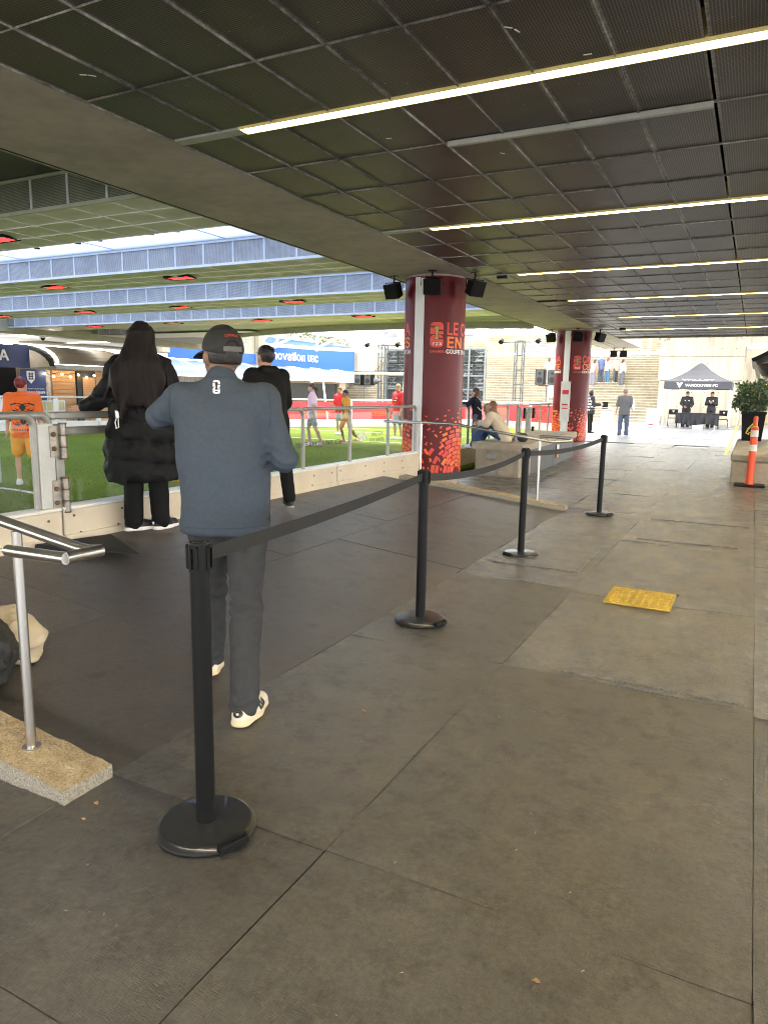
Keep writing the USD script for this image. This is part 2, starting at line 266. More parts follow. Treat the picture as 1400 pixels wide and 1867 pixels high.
# ================================================================== ground
rng = random.Random(7)
obj('ground', bx(-120, 120, -60, 160, -.4, -.03), M('ground_concrete', (.3, .29, .27), .85, var=.15, scale=.7), kind='structure')
BUMPS = [(-1.0, -.1, 10.3, 11.6, .005), (-2.0, -1.2, 6.0, 7.2, .004), (-.95, -.75, 12.9, 17.5, .006), (-.45, -.25, 12.9, 17.5, .006)]
def mat_h(x, y):
    P = np.stack([x*1.7, y*1.7, 0*x], -1); h = (meshkit.fbm(P, 3, 3)-.5)*.010
    for a, b, c, d, q in BUMPS:
        e = np.minimum.reduce([x-a, b-x, y-c, d-y]); h = h+q*np.clip(e/.035+.5, 0, 1)
    # lifted folds
    for x0, y0, ang, L, q in ((-1.55, 5.36, 4, .5, .014), (-1.7, 7.55, -5, .4, .012), (-1.62, 6.75, 60, .35, .010)):
        ca, sa = math.cos(RAD(ang)), math.sin(RAD(ang)); u = (x-x0)*ca+(y-y0)*sa; w = -(x-x0)*sa+(y-y0)*ca
        h = h+q*np.exp(-(w/.07)**2-(u/L)**2)
    return h
def sheet(x0, x1, y0, y1, hf, step=.11, t=.012):
    nx, ny = max(2, int((x1-x0)/step)+1), max(2, int((y1-y0)/step)+1)
    X, Y = np.meshgrid(np.linspace(x0, x1, nx), np.linspace(y0, y1, ny), indexing='ij'); Z = hf(X, Y)
    v = np.stack([X, Y, Z], -1).reshape(-1, 3); idx = np.arange(nx*ny).reshape(nx, ny)
    a, b, c, d = idx[:-1, :-1].ravel(), idx[1:, :-1].ravel(), idx[1:, 1:].ravel(), idx[:-1, 1:].ravel(); f = [np.stack([a, b, c], 1), np.stack([a, c, d], 1)]
    ring = np.concatenate([idx[:, 0], idx[-1, 1:], idx[-2::-1, -1], idx[0, -2:0:-1]]); k = len(v); low = v[ring].copy(); low[:, 2] -= t
    n = len(ring); i = np.arange(n); j = (i+1) % n
    f += [np.stack([ring[i], k+i, k+j], 1), np.stack([ring[i], k+j, ring[j]], 1)]
    return trimesh.Trimesh(np.vstack([v, low]), np.vstack(f), process=False)
floor = struct('walkway_floor')
G = .0014
cols = [(-2.08, -1.11, [-2.6, -.9, .95, 1.79, 3.64, 5.38, 7.55, 9.42, 11.2, 13.0, 15.5, 17.4, 19.3, 21.2, 23.0]), (-1.11, .13, [-2.4, -.2, 1.79, 3.64, 5.30, 7.56, 9.05, 11.7, 12.55, 14.5, 16.4, 18.3, 20.2, 22.1, 24.0]),
        (.13, 1.36, [-2.0, -.1, 1.8, 3.58, 5.26, 7.0, 8.8, 10.6, 12.4, 14.2, 16.0, 17.8, 19.6, 21.4, 23.2]), (1.36, 2.6, [-2.5, -.6, 1.2, 3.0, 4.9, 6.8, 8.6, 10.4, 12.2, 14]), (-3.31, -2.08, [-2.4, -.4, 1.552]), (-4.5, -3.31, [-2.2, -.3, 1.552]),
        (-3.31, -2.08, [9.42, 11.25, 13.05, 14.9, 16.8, 18.6, 20.4, 22.2, 24]), (-4.7, -3.31, [9.42, 10.6, 12.3, 14.1, 16, 17.7, 19.6, 21.5, 23.4])]
for x0, x1, ys in cols:
    for a, b in zip(ys[:-1], ys[1:]):
        j = rng.uniform(-.002, .002); dz = rng.uniform(-.002, .002); tx, ty = rng.uniform(-.0015, .0015), rng.uniform(-.0012, .0012)
        worn = (x0 > -1.2 and x0 < 1 and a > 3.5) or (x0 < -1.2 and a > 5.3)
        def hf(X, Y, x0=x0, x1=x1, a=a, b=b):
            e = np.minimum.reduce([X-x0, x1-X, Y-a, b-Y]); return mat_h(X, Y)+dz+tx*(X-x0)+ty*(Y-a)+(.009 if worn else .0045)*np.exp(-np.maximum(e, 0)/.07)*np.clip(meshkit.fbm(np.stack([X*1.9+x0*3, Y*1.9+a, 0*X], -1), 2, 17)*2.4-.95, -.3, 1)
        obj('rubber_mat', sheet(x0+G+j, x1-G+j, a+G, b-G, hf, .075 if b < 10 else .2), m_mat_worn if worn else m_mat, floor, smooth=40)
obj('far_paving', [bx(-4.9, 8, 24.0, 43.3, -.02, -.002), bx(2.6, 8, 14, 24, -.02, -.002)], m_pave, floor)
for k, (x0, x1, y0, y1) in enumerate([(-2.9, -2.82, 24.2, 36), (-1.6, -1.52, 24.2, 41), (-3.8, -1.2, 27.9, 27.97), (-4.4, -.8, 32.2, 32.27), (-1.1, -1.04, 25, 38)]):
    obj('paving_joint', bx(x0, x1, y0, y1, -.003, .003), M(f'joint_pale_{k}', (.17, .175, .19), .5), floor)
obj('plaza', [quadbox([(-4.9, 24.2, -.02), (-4.9, 43, -.02), (-9, 43, -.02), (-26, 43, -.02), (-26, 33, -.02), (-12, 33, -.02), (-7, 27, -.02), (-5.6, 24.2, -.02)], (0, 0, .018))], m_plaza, kind='structure')
obj('yellow_line', [quadbox([(-.60, 20.4, .0), (-.52, 20.4, .0), (-.66, 42.5, .0), (-.80, 42.5, .0)], (0, 0, .006)), bx(-.80, -.605, 20.35, 20.45, 0, .006)], m_ypaint, kind='structure')
# patches of matting laid over the others
for k, (x0, x1, y0, y1) in enumerate([(-.80, .10, 3.70, 4.98), (-.98, -.02, 7.75, 8.85), (-1.0, .08, 9.1, 9.62), (-1.95, -1.2, 5.95, 7.15)]):
    obj('mat_patch', sheet(x0, x1, y0, y1, lambda X, Y: mat_h(X, Y)+.0075+.004*(meshkit.fbm(np.stack([X*3, Y*3, 0*X+k], -1), 2, 5)-.5), .09, .010), m_mat_worn, floor, smooth=40)
# ramp up to the rink side and its landing
RS = .105
def ramp_h(x, y):
    h = np.clip((-2.085-x)*RS, 0, .27); return h+(meshkit.fbm(np.stack([x*1.3, y*1.3, 0*x], -1), 3, 9)-.5)*.010
ramp = struct('ramp')
obj('ramp_base', quadbox([(-2.09, 1.6, -.02), (-4.72, 1.6, -.02), (-4.72, 1.6, .235), (-4.66, 1.6, .235)], (0, 7.6, 0)), m_dark, ramp)
for x0, x1, ys in ((-3.32, -2.08, [1.78, 3.72, 5.55, 7.4, 9.13]), (-4.71, -3.32, [1.78, 2.9, 4.75, 6.6, 8.3, 9.13]),):
    for a, b in zip(ys[:-1], ys[1:]):
        j = rng.uniform(-.0015, .0015); o = rng.uniform(-.002, .002)
        obj('ramp_mat', sheet(x0+.003, x1-.003, a+.0025, b-.0025, lambda X, Y: ramp_h(X, Y)+o, .1), m_ramp, ramp, smooth=40)
obj('ramp_mat', sheet(-4.6, -3.95, -1.5, 1.5, lambda X, Y: .262+0*X, .3), m_ramp, ramp)
tf = obj('mat_flap', hullof([(-4.66, 3.40, .275), (-4.62, 4.1, .275), (-3.95, 3.75, .262), (-4.66, 3.42, .315), (-4.62, 4.08, .285)]), M('torn_rubber', (.008, .008, .008), .8))
tag(tf, 'curled black corner of floor mat lifting at the gate in the rink boards', 'floor mat')
# turf
OUT = [(-4.95, -8), (-4.95, 20.5), (-5.2, 24), (-6.2, 27.5), (-8.3, 29.6), (-10.8, 29.4+.5), (-13.2, 27.5), (-16.06, 23.8), (-18.2, 20.3), (-20.0, 17.4), (-21.0, 15.4), (-21.6, 12), (-21.8, 6), (-21, -2), (-17, -8)]
obj('turf', extr(Polygon(OUT), .05), m_turf, kind='structure')
lines = [bx(-15.8, -7.5, 22.3, 22.37, .05, .054), bx(-14, -8.5, 24.3, 24.37, .05, .054), bx(-16, -6, 18.2, 18.26, .05, .054)]
ln = np.array([(-5.2+0*t, t, 0) for t in (3,)])
a = np.linspace(0, 2*np.pi, 49); cc = np.array([-9.2, 3.2])
ringp = [Point(*cc).buffer(3.2, 32).difference(Point(*cc).buffer(3.12, 32))]
rl = extr(unary_union(ringp).intersection(sbox(-21, -5, -7, 29)), .004); rl.apply_translation([0, 0, .0502])
obj('turf_marking', lines+[rl], m_inkw, kind='structure')

rgb_ = np.random.default_rng(12); nb = 52000
gx = -4.97-8.5*rgb_.random(nb)**1.3; gy = 1.8+14*rgb_.random(nb); ga = rgb_.random(nb)*6.283; gh = .012+.022*rgb_.random(nb); gl_ = rgb_.normal(0, .013, (nb, 2))
B0 = np.stack([gx-.004*np.cos(ga), gy-.004*np.sin(ga), np.full(nb, .0495)], 1); B1 = np.stack([gx+.004*np.cos(ga), gy+.004*np.sin(ga), np.full(nb, .0495)], 1); B2 = np.stack([gx+gl_[:, 0], gy+gl_[:, 1], .05+gh], 1)
gv = np.stack([B0, B1, B2], 1).reshape(-1, 3); gf = np.arange(3*nb).reshape(-1, 3)
m_blade = MG('turf_blade', {'g': ('geometry', {}), 'r': ('rgb_ramp', {'ramp': [(0, (.19, .245, .02)), (.6, (.36, .45, .036)), (1, (.48, .53, .09))]}), 'p': ('principled_bsdf', {'roughness': .7, 'specular_ior_level': .2})}, [('g.random_per_island', 'r.fac'), ('r.color', 'p.base_color')])
obj('turf_blades', trimesh.Trimesh(gv, gf, process=False), m_blade, kind='stuff')
# ================================================================== overhead: beam, ceiling, slab
XB0, XB1, ZC = -5.45, -4.05, 3.30
bm = thing('concrete_beam', 'broad board-marked concrete beam carried on the two maroon columns', 'beam')
obj('beam_body', bx(XB0, XB1, -6, 29.4, ZC, 4.15), m_conc, bm)
obj('drip_groove', bx(XB0+.035, XB0+.06, -6, 29.4, ZC-.003, ZC+.01), m_dark, bm)
obj('end_slot', [bx(-4.95, -4.93, 24.4, 27.6, ZC-.003, ZC+.01), bx(-4.75, -4.73, 24.4, 27.6, ZC-.003, ZC+.01)], m_dark, bm)
ceil = struct('ceiling')
obj('roof_slab', bx(XB1+.005, 9, -6, 24.05, 3.52, 4.1), m_gap, ceil)
obj('ceiling_edge', bx(XB1+.005, 9, 24.06, 24.16, 3.28, 4.1), m_wallc, ceil)
PX, PY, Y0 = .4575, 3.35/4, 4.38
made = 0; rest = []
for j in range(-8, 24):
    ya, yb = Y0+j*PY, Y0+(j+1)*PY
    la, lb = (j % 4 == 0), ((j+1) % 4 == 0)
    ya += .058 if la else .004; yb -= .058 if lb else .004
    if yb > 24.05: continue
    for i in range(0, 26):
        xa, xb = XB1+i*PX, XB1+(i+1)*PX
        gp = .004
        if i == 8: xa += .002
        if i == 7: xb -= .011
        dz = rng.uniform(-.0025, .0025); m = bx(xa+gp, xb-gp, ya, yb, ZC+.012+dz, ZC+.03+dz)
        m.apply_translation([0, 0, 0])
        if i < 11 and j >= -3 and made < 296: obj('ceiling_panel', m, m_ceil, ceil); made += 1
        else: rest.append(m)
dirty = MG('joint_dust', {'g': ('geometry', {}), 'n': ('noise_texture', {'scale': 14, 'detail': 6, 'roughness': .8}), 'n2': ('noise_texture', {'scale': 1.1, 'detail': 2}), 'a': ('math', {'math_type': 'add'}), 'r': ('rgb_ramp', {'ramp': [(.40, (.05, .046, .042)), (.53, (.24, .225, .21)), (.66, (.60, .58, .54))]}), 'h': ('math', {'math_type': 'multiply', 'value2': .5}), 'p': ('principled_bsdf', {'roughness': .6})},
    [('g.position', 'n.vector'), ('g.position', 'n2.vector'), ('n.fac', 'a.value1'), ('n2.fac', 'a.value2'), ('a.value', 'h.value1'), ('h.value', 'r.fac'), ('r.color', 'p.base_color')])
jx = [i for i in range(0, 27) if i not in (8,)]
obj('ceiling_joint', [bx(XB1+i*PX-rng.uniform(.001, .0045), XB1+i*PX+rng.uniform(.001, .0045), Y0+j*3.35+.06, Y0+(j+1)*3.35-.06, ZC-.001, ZC+.02) for i in jx for j in range(-2, 6) if Y0+(j+1)*3.35 < 24.6]+[bx(XB1+.01, XB1+26*PX, Y0+j*PY-.0018, Y0+j*PY+.0018, ZC+.001, ZC+.02) for j in range(-8, 24) if j % 4 and Y0+j*PY < 24], dirty, ceil, kind='stuff')
obj('outer_ceiling_panels', rest, m_ceil, ceil, kind='stuff')
ordn = {0: 'nearest the camera', 1: 'second from the camera', 2: 'third from the camera', 3: 'fourth from the camera', 4: 'fifth from the camera', 5: 'farthest, near the open end'}
for k in range(-1, 6):
    y = Y0+3.35*k; x0, x1 = -3.42, 4.2
    if k == 4: x0, x1 = -3.0, .6
    L = thing('strip_light', f'long warm strip light let into the dark mesh ceiling, {ordn.get(k, "behind the camera")}', 'light', (0, y, 0))
    obj('channel', [bx(x0, x1, .046, .056, ZC-.006, 3.44), bx(x0, x1, -.056, -.046, ZC-.006, 3.44), bx(x0, x1, -.056, .056, 3.44, 3.46), bx(x0-.01, x0, -.056, .056, ZC-.006, 3.45), bx(x1, x1+.01, -.056, .056, ZC-.006, 3.45)], m_chan, L)
    obj('lamp_diffuser', bx(x0+.004, x1-.004, -.04, .012, 3.372, 3.40), m_tubeE, L)
    obj('end_plate', bx(XB1+.02, x0-.012, -.05, .05, ZC-.004, ZC+.014), m_grey if k != 3 else m_gap, L)
    if k == 2: obj('connector_box', bx(-3.75, -3.6, -.05, .03, ZC-.05, ZC-.004), m_plastic, L)
t = obj('ceiling_trim', rbx(-2.19, -.40, 5.19, 5.225, ZC-.03, ZC+.01, .004), m_grey); tag(t, 'pale grey trim bar fixed along one joint of the dark ceiling', 'trim bar')
for k, (x, y, a) in enumerate([(-1.28, 3.78, 40), (-.98, 4.24, 10), (-1.25, 3.83, 70), (-3.72, 3.25, 30), (-3.68, 3.28, 50), (-2.55, 4.95, 20), (-1.9, 5.6, 60)]): obj('paint_chip', moved(bx(-.022, .022, -.004, .004, -.003, .0), (x, y, ZC+.006), rz=a), m_white, ceil)
t = obj('ceiling_cable', bx(-3.45, -3.3, 20.55, 20.68, ZC-.05, ZC), m_plastic); tag(t, 'small black box on the ceiling near its far open edge', 'box')

# ================================================================== rink roof: soffits, troughs, skylights
roof = thing('rink_roof', 'low rink roof of pale soffit tiles, blue skylight strips and mesh-sided troughs', 'roof')
CEN, RR = (-10.0, 32.0), 13.4
def edgeY(x): d = RR*RR-(x-CEN[0])**2; return CEN[1]-math.sqrt(d) if d > 0 else CEN[1]
XL, XR, ZS = -21.9, -5.455, 3.345
soff = [(2.15, 3.5), (5.5, 6.85), (8.9, 10.2), (12.25, 13.6), (15.6, 17.0), (18.95, 20.6)]
gapsY = [(3.5, 5.5), (6.85, 8.9), (10.2, 12.25), (13.6, 15.6), (17.0, 18.95)]
obj('soffit_core', [bx(XL, XR, a, b, ZS+.06, 4.1) for a, b in soff[:5]]+[bx(XL, -19.2, 18.95, 24.6, ZS+.06, 4.1), bx(-9.0, XR, 17.0, 18.6, ZS+.06, 4.1), bx(XL, XR, -6, 2.15, ZS+.06, 4.1)], M('soffit_core', (.25, .25, .22), .7), roof)
tiles_far = []; TX = .575; nt = 0
def dish(x0, x1, y0, y1, z):
    n = 4; X, Y = np.meshgrid(np.linspace(x0, x1, n+1), np.linspace(y0, y1, n+1), indexing='ij'); u, w = (X-x0)/(x1-x0)*2-1, (Y-y0)/(y1-y0)*2-1
    Z = z-.0+.034*(np.clip(1-u**2, 0, 1)*np.clip(1-w**2, 0, 1))**.5; v = np.stack([X, Y, Z], -1).reshape(-1, 3); I = np.arange((n+1)**2).reshape(n+1, n+1)
    a, b, c, d = I[:-1, :-1].ravel(), I[1:, :-1].ravel(), I[1:, 1:].ravel(), I[:-1, 1:].ravel()
    return trimesh.Trimesh(v, np.vstack([np.stack([a, c, b], 1), np.stack([a, d, c], 1)]), process=False)
for s, (a, b) in enumerate(soff):
    for i in range(int((XR-XL)/TX)):
        for r in range(3):
            x1 = XR-i*TX-.004; x0 = x1-TX+.008; h = (b-a-.02)/3; y0 = a+.01+r*h
            if y0+h > edgeY((x0+x1)/2) and not x0 < -19.8: continue
            m = dish(x0, x1, y0+.004, y0+h-.004, ZS)
            if s in (1, 2) and nt < 150 and x0 > -17: obj('soffit_tile', m, m_tile, roof, smooth=True); nt += 1
            else: tiles_far.append(m)
obj('soffit_joint', [bx(XL, XR, a+.01+r*(b-a-.02)/3-.006, a+.01+r*(b-a-.02)/3+.006, ZS-.004, ZS+.01) for a, b in soff[:4] for r in range(4)]+[bx(XR-i*TX-.006, XR-i*TX+.006, a, b, ZS-.003, ZS+.01) for a, b in soff[:4] for i in range(int((XR-XL)/TX))], M('soffit_joint', (.90, .86, .86), .5), roof, kind='stuff')
obj('far_soffit_tiles', tiles_far, m_tile, roof, smooth=True, kind='stuff')
nfar = []
for s, (a, b) in enumerate(gapsY):
    # far wall of the skylight slot (seen), near wall and glazing
    x0 = XL if s < 4 else XL
    x1 = XR
    pm, fm = (m_tperf, m_tframe) if s else (m_tperf_dark, M('trough_frame_green', (.35, .37, .3), .4, .2))
    for i in range(int((x1-x0)/TX)):
        xr_ = x1-i*TX; xl_ = xr_-TX
        if s == 4 and -19.3 < xr_: continue
        obj('trough_panel', bx(xl_+.016, xr_-.016, b-.004, b+.01, ZS+.028, ZS+.33), pm, roof)
        nfar.append(bx(xl_-.016, xl_+.016, b-.014, b+.01, ZS+.03, ZS+.33)) if s else nfar.append(bx(xl_-.016, xl_+.016, b-.014, b+.01, ZS+.03, ZS+.33))
    if s < 4:
        obj('trough_frame', [bx(x0, x1, b-.02, b+.012, ZS-.01, ZS+.028), bx(x0, x1, b-.02, b+.012, ZS+.33, ZS+.36)], fm, roof)
        obj('near_trough_side', bx(x0, x1, a, a+.012, ZS, ZS+.36), m_tframe, roof)
    if s in (1, 2, 3):
        obj('skylight', bx(x0, x1, a, b, ZS+.37, ZS+.385), m_sky_glass, roof)
        obj('skylight_joint', [bx(x0+q, x0+q+.02, a, b, ZS+.362, ZS+.37) for q in np.arange(.8, x1-x0, 2.3)], M(f'skylight_joint_{s}', (.45, .55, .75), .5), roof)
    elif s == 0:
        obj('covered_skylight', bx(x0, x1, a, b, ZS+.37, ZS+.40), m_tperf_dark, roof)
    else:
        obj('covered_skylight', bx(x0, -19.2, a, b, ZS+.37, ZS+.40), m_tile, roof)
obj('trough_mullion', nfar, m_tframe, roof, kind='stuff')
sp = []
for x in (-6.4, -7.6, -8.1, -9.2, -9.7, -10.7, -11.9): sp.append(cyl(x, 8.2+.04*math.sin(x), ZS+.352, ZS+.37, .045, 12))
for s_ in sp: obj('downlight', s_, m_plastic, roof)
# curved fascia
fx = [x for x in np.linspace(-22.5, -5.5, 36)]; FP = [(x, edgeY(x)-.05) for x in fx if x > -23.2]
fo = Polygon(FP+[(x, y+.14) for x, y in FP[::-1]]); fm_ = extr(fo, .30); fm_.apply_translation([0, 0, 3.24]); obj('fascia', fm_, M('olive_fascia', (.3, .29, .2), .6), roof)
sl = Polygon([(-5.46, 17.0), (-21.9, 17.0), (-21.9, 26)]+[(x, y) for x, y in FP if x > -21.9]); 
sm = extr(Polygon([(x, y) for x, y in [(-5.46, 17.01), (-19.2, 17.01), (-19.2, 18.95), (-21.9, 18.96)]]+[(x, y) for x, y in FP if x > -21.9]).buffer(0), .6); sm.apply_translation([0, 0, ZS+.062]); obj('roof_end', sm, M('roof_end', (.42, .41, .35), .5), roof)
hl = ['first row from the camera', 'second row from the camera', 'third row from the camera', 'fourth row from the camera']
hx = ['right-hand', 'second from the right', 'third from the right', 'left-hand']
for r, y in enumerate((6.32, 9.66, 13.05, 16.15)):
    for q, x in enumerate((-8.95, -12.1, -15.27, -18.53)):
        if r == 0 and q: continue
        if r == 1 and q > 1: continue
        H = thing('heater', f'red-glowing ceiling heater over the rink, {hl[r]}, {hx[q]}', 'heater', (x, y, ZS+.012), group='red heaters in the rink roof')
        obj('housing', [bx(-.26, .26, -.13, -.12, -.02, .02), bx(-.26, .26, .12, .13, -.02, .02), bx(-.27, -.26, -.13, .13, -.02, .02), bx(.26, .27, -.13, .13, -.02, .02), bx(-.26, .26, -.12, .12, .005, .02)], m_gap, H)
        for e in (-.07, 0, .07): obj('heating_bar', bx(-.20, .20, e-.018, e+.018, -.016, -.004), m_heatE, H)
# beam and low ceiling on the far left side of the rink
lb = thing('left_beam', 'olive concrete beam along the far left side of the rink roof', 'beam'); obj('beam_body', bx(-22.7, -21.92, -6, 25.5, 3.22, 4.1), M('olive_concrete', (.33, .32, .22), .75), lb)
lc = thing('shop_ceiling', 'smooth grey ceiling over the shopfronts left of the rink', 'ceiling panel')
obj('ceiling_face', bx(-29, -22.71, -6, 24.8, 3.30, 3.5), M('smooth_ceiling', (.45, .44, .41), .35, .1), lc)
for y in (17.6, 21.2): obj('linear_lamp', bx(-28, -23.2, y, y+.07, 3.285, 3.30), m_lineE, lc)
c = thing('dome_camera', 'white dome security camera under the far left rink beam', 'camera', (-22.2, 17.1, 3.22)); obj('housing', cyl(0, 0, -.1, 0, .1, 16), m_white, c); obj('lens_dome', moved(trimesh.creation.icosphere(2, .075), (0, 0, -.1)), m_plastic, c)
# ================================================================== emblem shapes
def rrect(x0, y0, x1, y1, r): return sbox(x0+r, y0+r, x1-r, y1-r).buffer(r, 8)
def emblem():
    """two stacked block numerals (2 over 6) and a slender cup shape, in a unit-wide frame 1.86 high"""
    two = unary_union([rrect(0, .97, 1, 1.86, .30), sbox(0, .97, 1, 1.25), sbox(0, 1.5, .3, 1.6)]).difference(unary_union([rrect(-.2, 1.46, .52, 1.58, .05), rrect(.5, 1.20, 1.3, 1.31, .05)]))
    six = rrect(0, 0, 1, .92, .30).union(sbox(0, .5, .4, .7)).difference(unary_union([rrect(.5, .60, 1.3, .71, .05), rrect(.32, .24, .68, .40, .06)]))
    cup = unary_union([Point(.5, 1.42).buffer(.17), Polygon([(.36, 1.40), (.64, 1.40), (.58, 1.0), (.565, .72), (.435, .72), (.42, 1.0)]), rrect(.36, .60, .64, .74, .03)])
    return two, six, cup
TWO, SIX, CUP = emblem()
def emblem_meshes(h, halo=.035):
    s = h/1.86; f = lambda g: affinity.scale(g, s, s, origin=(0, 0))
    return extr(f(unary_union([TWO, SIX]).difference(CUP.buffer(halo))), .0015), extr(f(CUP), .0015)

# ================================================================== columns
def column(y, label, top, bot, small, top2, bot2, small2):
    c = (-4.75, y); r = .49
    K = thing('column', label, 'column', (0, 0, 0))
    obj('concrete_core', cyl(*c, -.03, 3.30, .468, 64), m_conc, K, smooth=35)
    obj('wrap', lathe([(.47, .15), (r, .15), (r, 3.27), (.47, 3.27)], 96, c), m_maroon, K, smooth=35)
    s = [];
    for a in np.linspace(-106.5, -87.0, 8)[:-1]: pass
    aa = np.radians(np.linspace(-106.5, -87, 10)); R1, R2 = r+.0015, r+.004
    poly = Polygon([(R1*np.cos(t), R1*np.sin(t)) for t in aa]+[(R2*np.cos(t), R2*np.sin(t)) for t in aa[::-1]]); m = extr(poly, 3.09); m.apply_translation([c[0], c[1], .165]); obj('white_stripe', m, m_stripe, K, smooth=35)
    R = r+.001
    a, b = emblem_meshes(.385)
    obj('emblem', bend(a, c, R, -74.5, 2.185), m_red, K); obj('emblem_cup', bend(b, c, R+.0005, -74.5, 2.185), m_gold, K)
    obj('emblem_word', bend(text('FIFA', .045, .0012), c, R+.0035, -69.5, 2.215), m_inkw, K)
    obj('lettering', bend(text(top, .185, .0015, True, width=.128*len(top)), c, R, -45, 2.385), m_red, K)
    obj('lettering', bend(text(bot, .165, .0015, True, width=.145*len(bot)), c, R, -45, 2.185), m_orange, K)
    obj('lettering', bend(text(small, .062, .0015, True), c, R, -44.5, 2.095), m_inkw, K)
    obj('lettering', bend(text('CAN MEX USA', .034, .0012, True), c, R, -74.5, 2.105), m_orange2, K)
    for t_, h_, z_, mm in ((top2, .185, 2.385, m_red), (bot2, .165, 2.185, m_orange), (small2, .062, 2.095, m_inkw)):
        mt = text(t_, h_, .0015, True, width=.155*len(t_) if h_ > .1 else None); mt.apply_translation([-mt.bounds[1][0], 0, 0]); obj('lettering', bend(mt, c, R, -119 if h_ > .1 else -116, z_), mm, K)
    # fan of printed tiles
    rg = random.Random(3); Q = {0: [], 1: [], 2: []}
    def fan(a0, mirror, rmin=.08):
        w = math.pi*2*r
        for k in range(1, 15):
            rad = .07*k+.06
            n = max(2, int(rad*1.55/.075))
            for i in range(n+1):
                t = (i+.5)/(n+1)*math.pi*1.0; wdt = rad*math.pi/(n+1)*.43
                edge = k/14+.45*abs(t-math.pi/2)/1.57
                sc = 1.0
                if edge > .62: sc = rg.choice([0, .45, .75, 1])
                if edge > .85: sc = rg.choice([0, 0, .3, .45])
                if sc == 0: continue
                cx, cz = -math.cos(t)*rad*mirror, math.sin(t)*rad
                g = sbox(-wdt*sc, -.029*sc, wdt*sc, .029*sc); g = affinity.rotate(g, math.degrees(math.pi/2-t)*mirror, origin=(0, 0)); g = affinity.translate(g, cx, cz)
                if cz < -.0: continue
                Q[rg.choice([0, 0, 1, 1, 2])].append((affinity.translate(g, RAD(a0)*r, 0)))
    fan(-8, 1); fan(-136, 1)
    for q, (k, mm) in enumerate(zip((0, 1, 2), (m_red, m_orange, m_orange2))):
        ms = []
        for g in Q[k]:
            m = trimesh.creation.extrude_polygon(g, .0012, engine='earcut'); m = m.subdivide_to_size(.06); v = m.vertices; th = v[:, 0]/r; Rr = r+.0008+q*.0004+v[:, 2]
            m.vertices = np.stack([c[0]+Rr*np.cos(th), c[1]+Rr*np.sin(th), .19+v[:, 1]], 1); ms.append(m)
        obj('printed_mosaic', ms, mm, K, kind=None)
    return K
column(10.97, 'near maroon wrapped column with white stripe, where the rink boards end', 'LE CANADA', 'EN FÊTE', 'COUPE DU MONDE', 'CANADA', 'CELEBRATES', 'WORLD CUP 26')
column(20.97, 'far maroon wrapped column beyond the concrete bench, with notice stand beside it', 'CANADA', 'CELEBRATES', 'FIFA WORLD CUP 26', 'LE CANADA', 'EN FÊTE', 'COUPE DU MONDE')
def speaker(x, y, z, face, label, sc=1.0, tilt=22):
    S = thing('speaker', label, 'speaker', (x, y, 3.30 if z is None else z), face+90)
    # local: front faces -y
    b = hullof([(sx*.13, -.09, zz) for sx in (-1, 1) for zz in (-.115, .115)]+[(sx*.08, .11, zz) for sx in (-1, 1) for zz in (-.11, .09)]); b = moved(b, (0, 0, -.22), rx=tilt)
    obj('cabinet', b, m_plastic, S); g = moved(bx(-.118, .118, -.096, -.0905, -.10, .10), (0, 0, -.22), rx=tilt); obj('grille', g, m_black, S)
    obj('bracket', [bx(-.06, .06, -.04, .04, -.012, 0), cyl(0, 0, -.12, -.01, .015, 8), tube([(-.17, 0, -.22), (-.17, 0, -.1), (.17, 0, -.1), (.17, 0, -.22)], .008, 6)], m_black, S)
for yy, nm in ((10.97, 'near'), (20.97, 'far')):
    speaker(-5.28, yy-.45, None, -100, f'black box speaker hung left of the top of the {nm} maroon column')
    speaker(-4.50, yy-.72, None, -70, f'black box speaker hung in front of the top of the {nm} maroon column')
    speaker(-3.98, yy-.28, None, -30, f'black box speaker hung right of the top of the {nm} maroon column')
speaker(-5.0, 28.9, None, -80, 'black speaker hanging under the far beam end, the left one of two', tilt=5); speaker(-4.66, 29.0, None, -80, 'black speaker hanging under the far beam end, the right one of two', tilt=5)

# ================================================================== rink boards, rails and glass on the near side
def boards_near():
    B = thing('rink_boards', 'cream kick boards with grey hooped rails and glass along the near rink side', 'rink boards')
    for a, b in ((-2, .9), (.9, 3.715), (3.725, 5.78), (5.79, 7.86), (7.87, 10.5)):
        obj('kick_panel', rbx(-4.86, -4.72, a+.003, b-.003, .06, .52, .006), m_board, B)
        rr = random.Random(int(a*10)+40)
        obj('screw_head', [moved(trimesh.creation.cylinder(.011, .006, sections=8), (-4.718, a+.12+(b-a-.24)*i/4+rr.uniform(-.05, .05), z+rr.uniform(-.015, .015)), ry=90) for i in range(5) for z in (.33, .46)], m_bolt, B)
        obj('top_cap', rbx(-4.875, -4.712, a+.002, b-.002, .521, .545, .006), m_white, B)
        obj('base_trim', rbx(-4.72, -4.70, a+.002, b-.002, .265, .325, .004), m_board, B)
    def hoop(a, b, x=-4.79, z0=.545, z1=1.262, r=.024, left=False):
        pts = [(x, a, z1)]+[(x, b-.09, z1)]+[tuple(q) for q in arc((x, b-.09, z1-.09), (0, 0, .09), (0, .09, 0), 7)][1:]+[(x, b, z0)]
        obj('hoop_rail', tube(pts, r, 14), m_rail, B, smooth=50)
    posts = [3.73, 4.88, 6.03, 7.18, 8.31, 9.43, 10.4]
    hoop(-1.5, 2.4); hoop(2.4, 3.56, r=.028)
    for a, b in zip(posts[1:-1], posts[2:]): hoop(a-.03, b)
    return B, posts
BN, POSTS = boards_near()
for k, (a, b) in enumerate(zip(POSTS[1:-1], POSTS[2:])):
    gl = obj('glass_panel', bx(-4.795, -4.785, a+.03, b-.03, .548, 1.20), m_glass, BN)
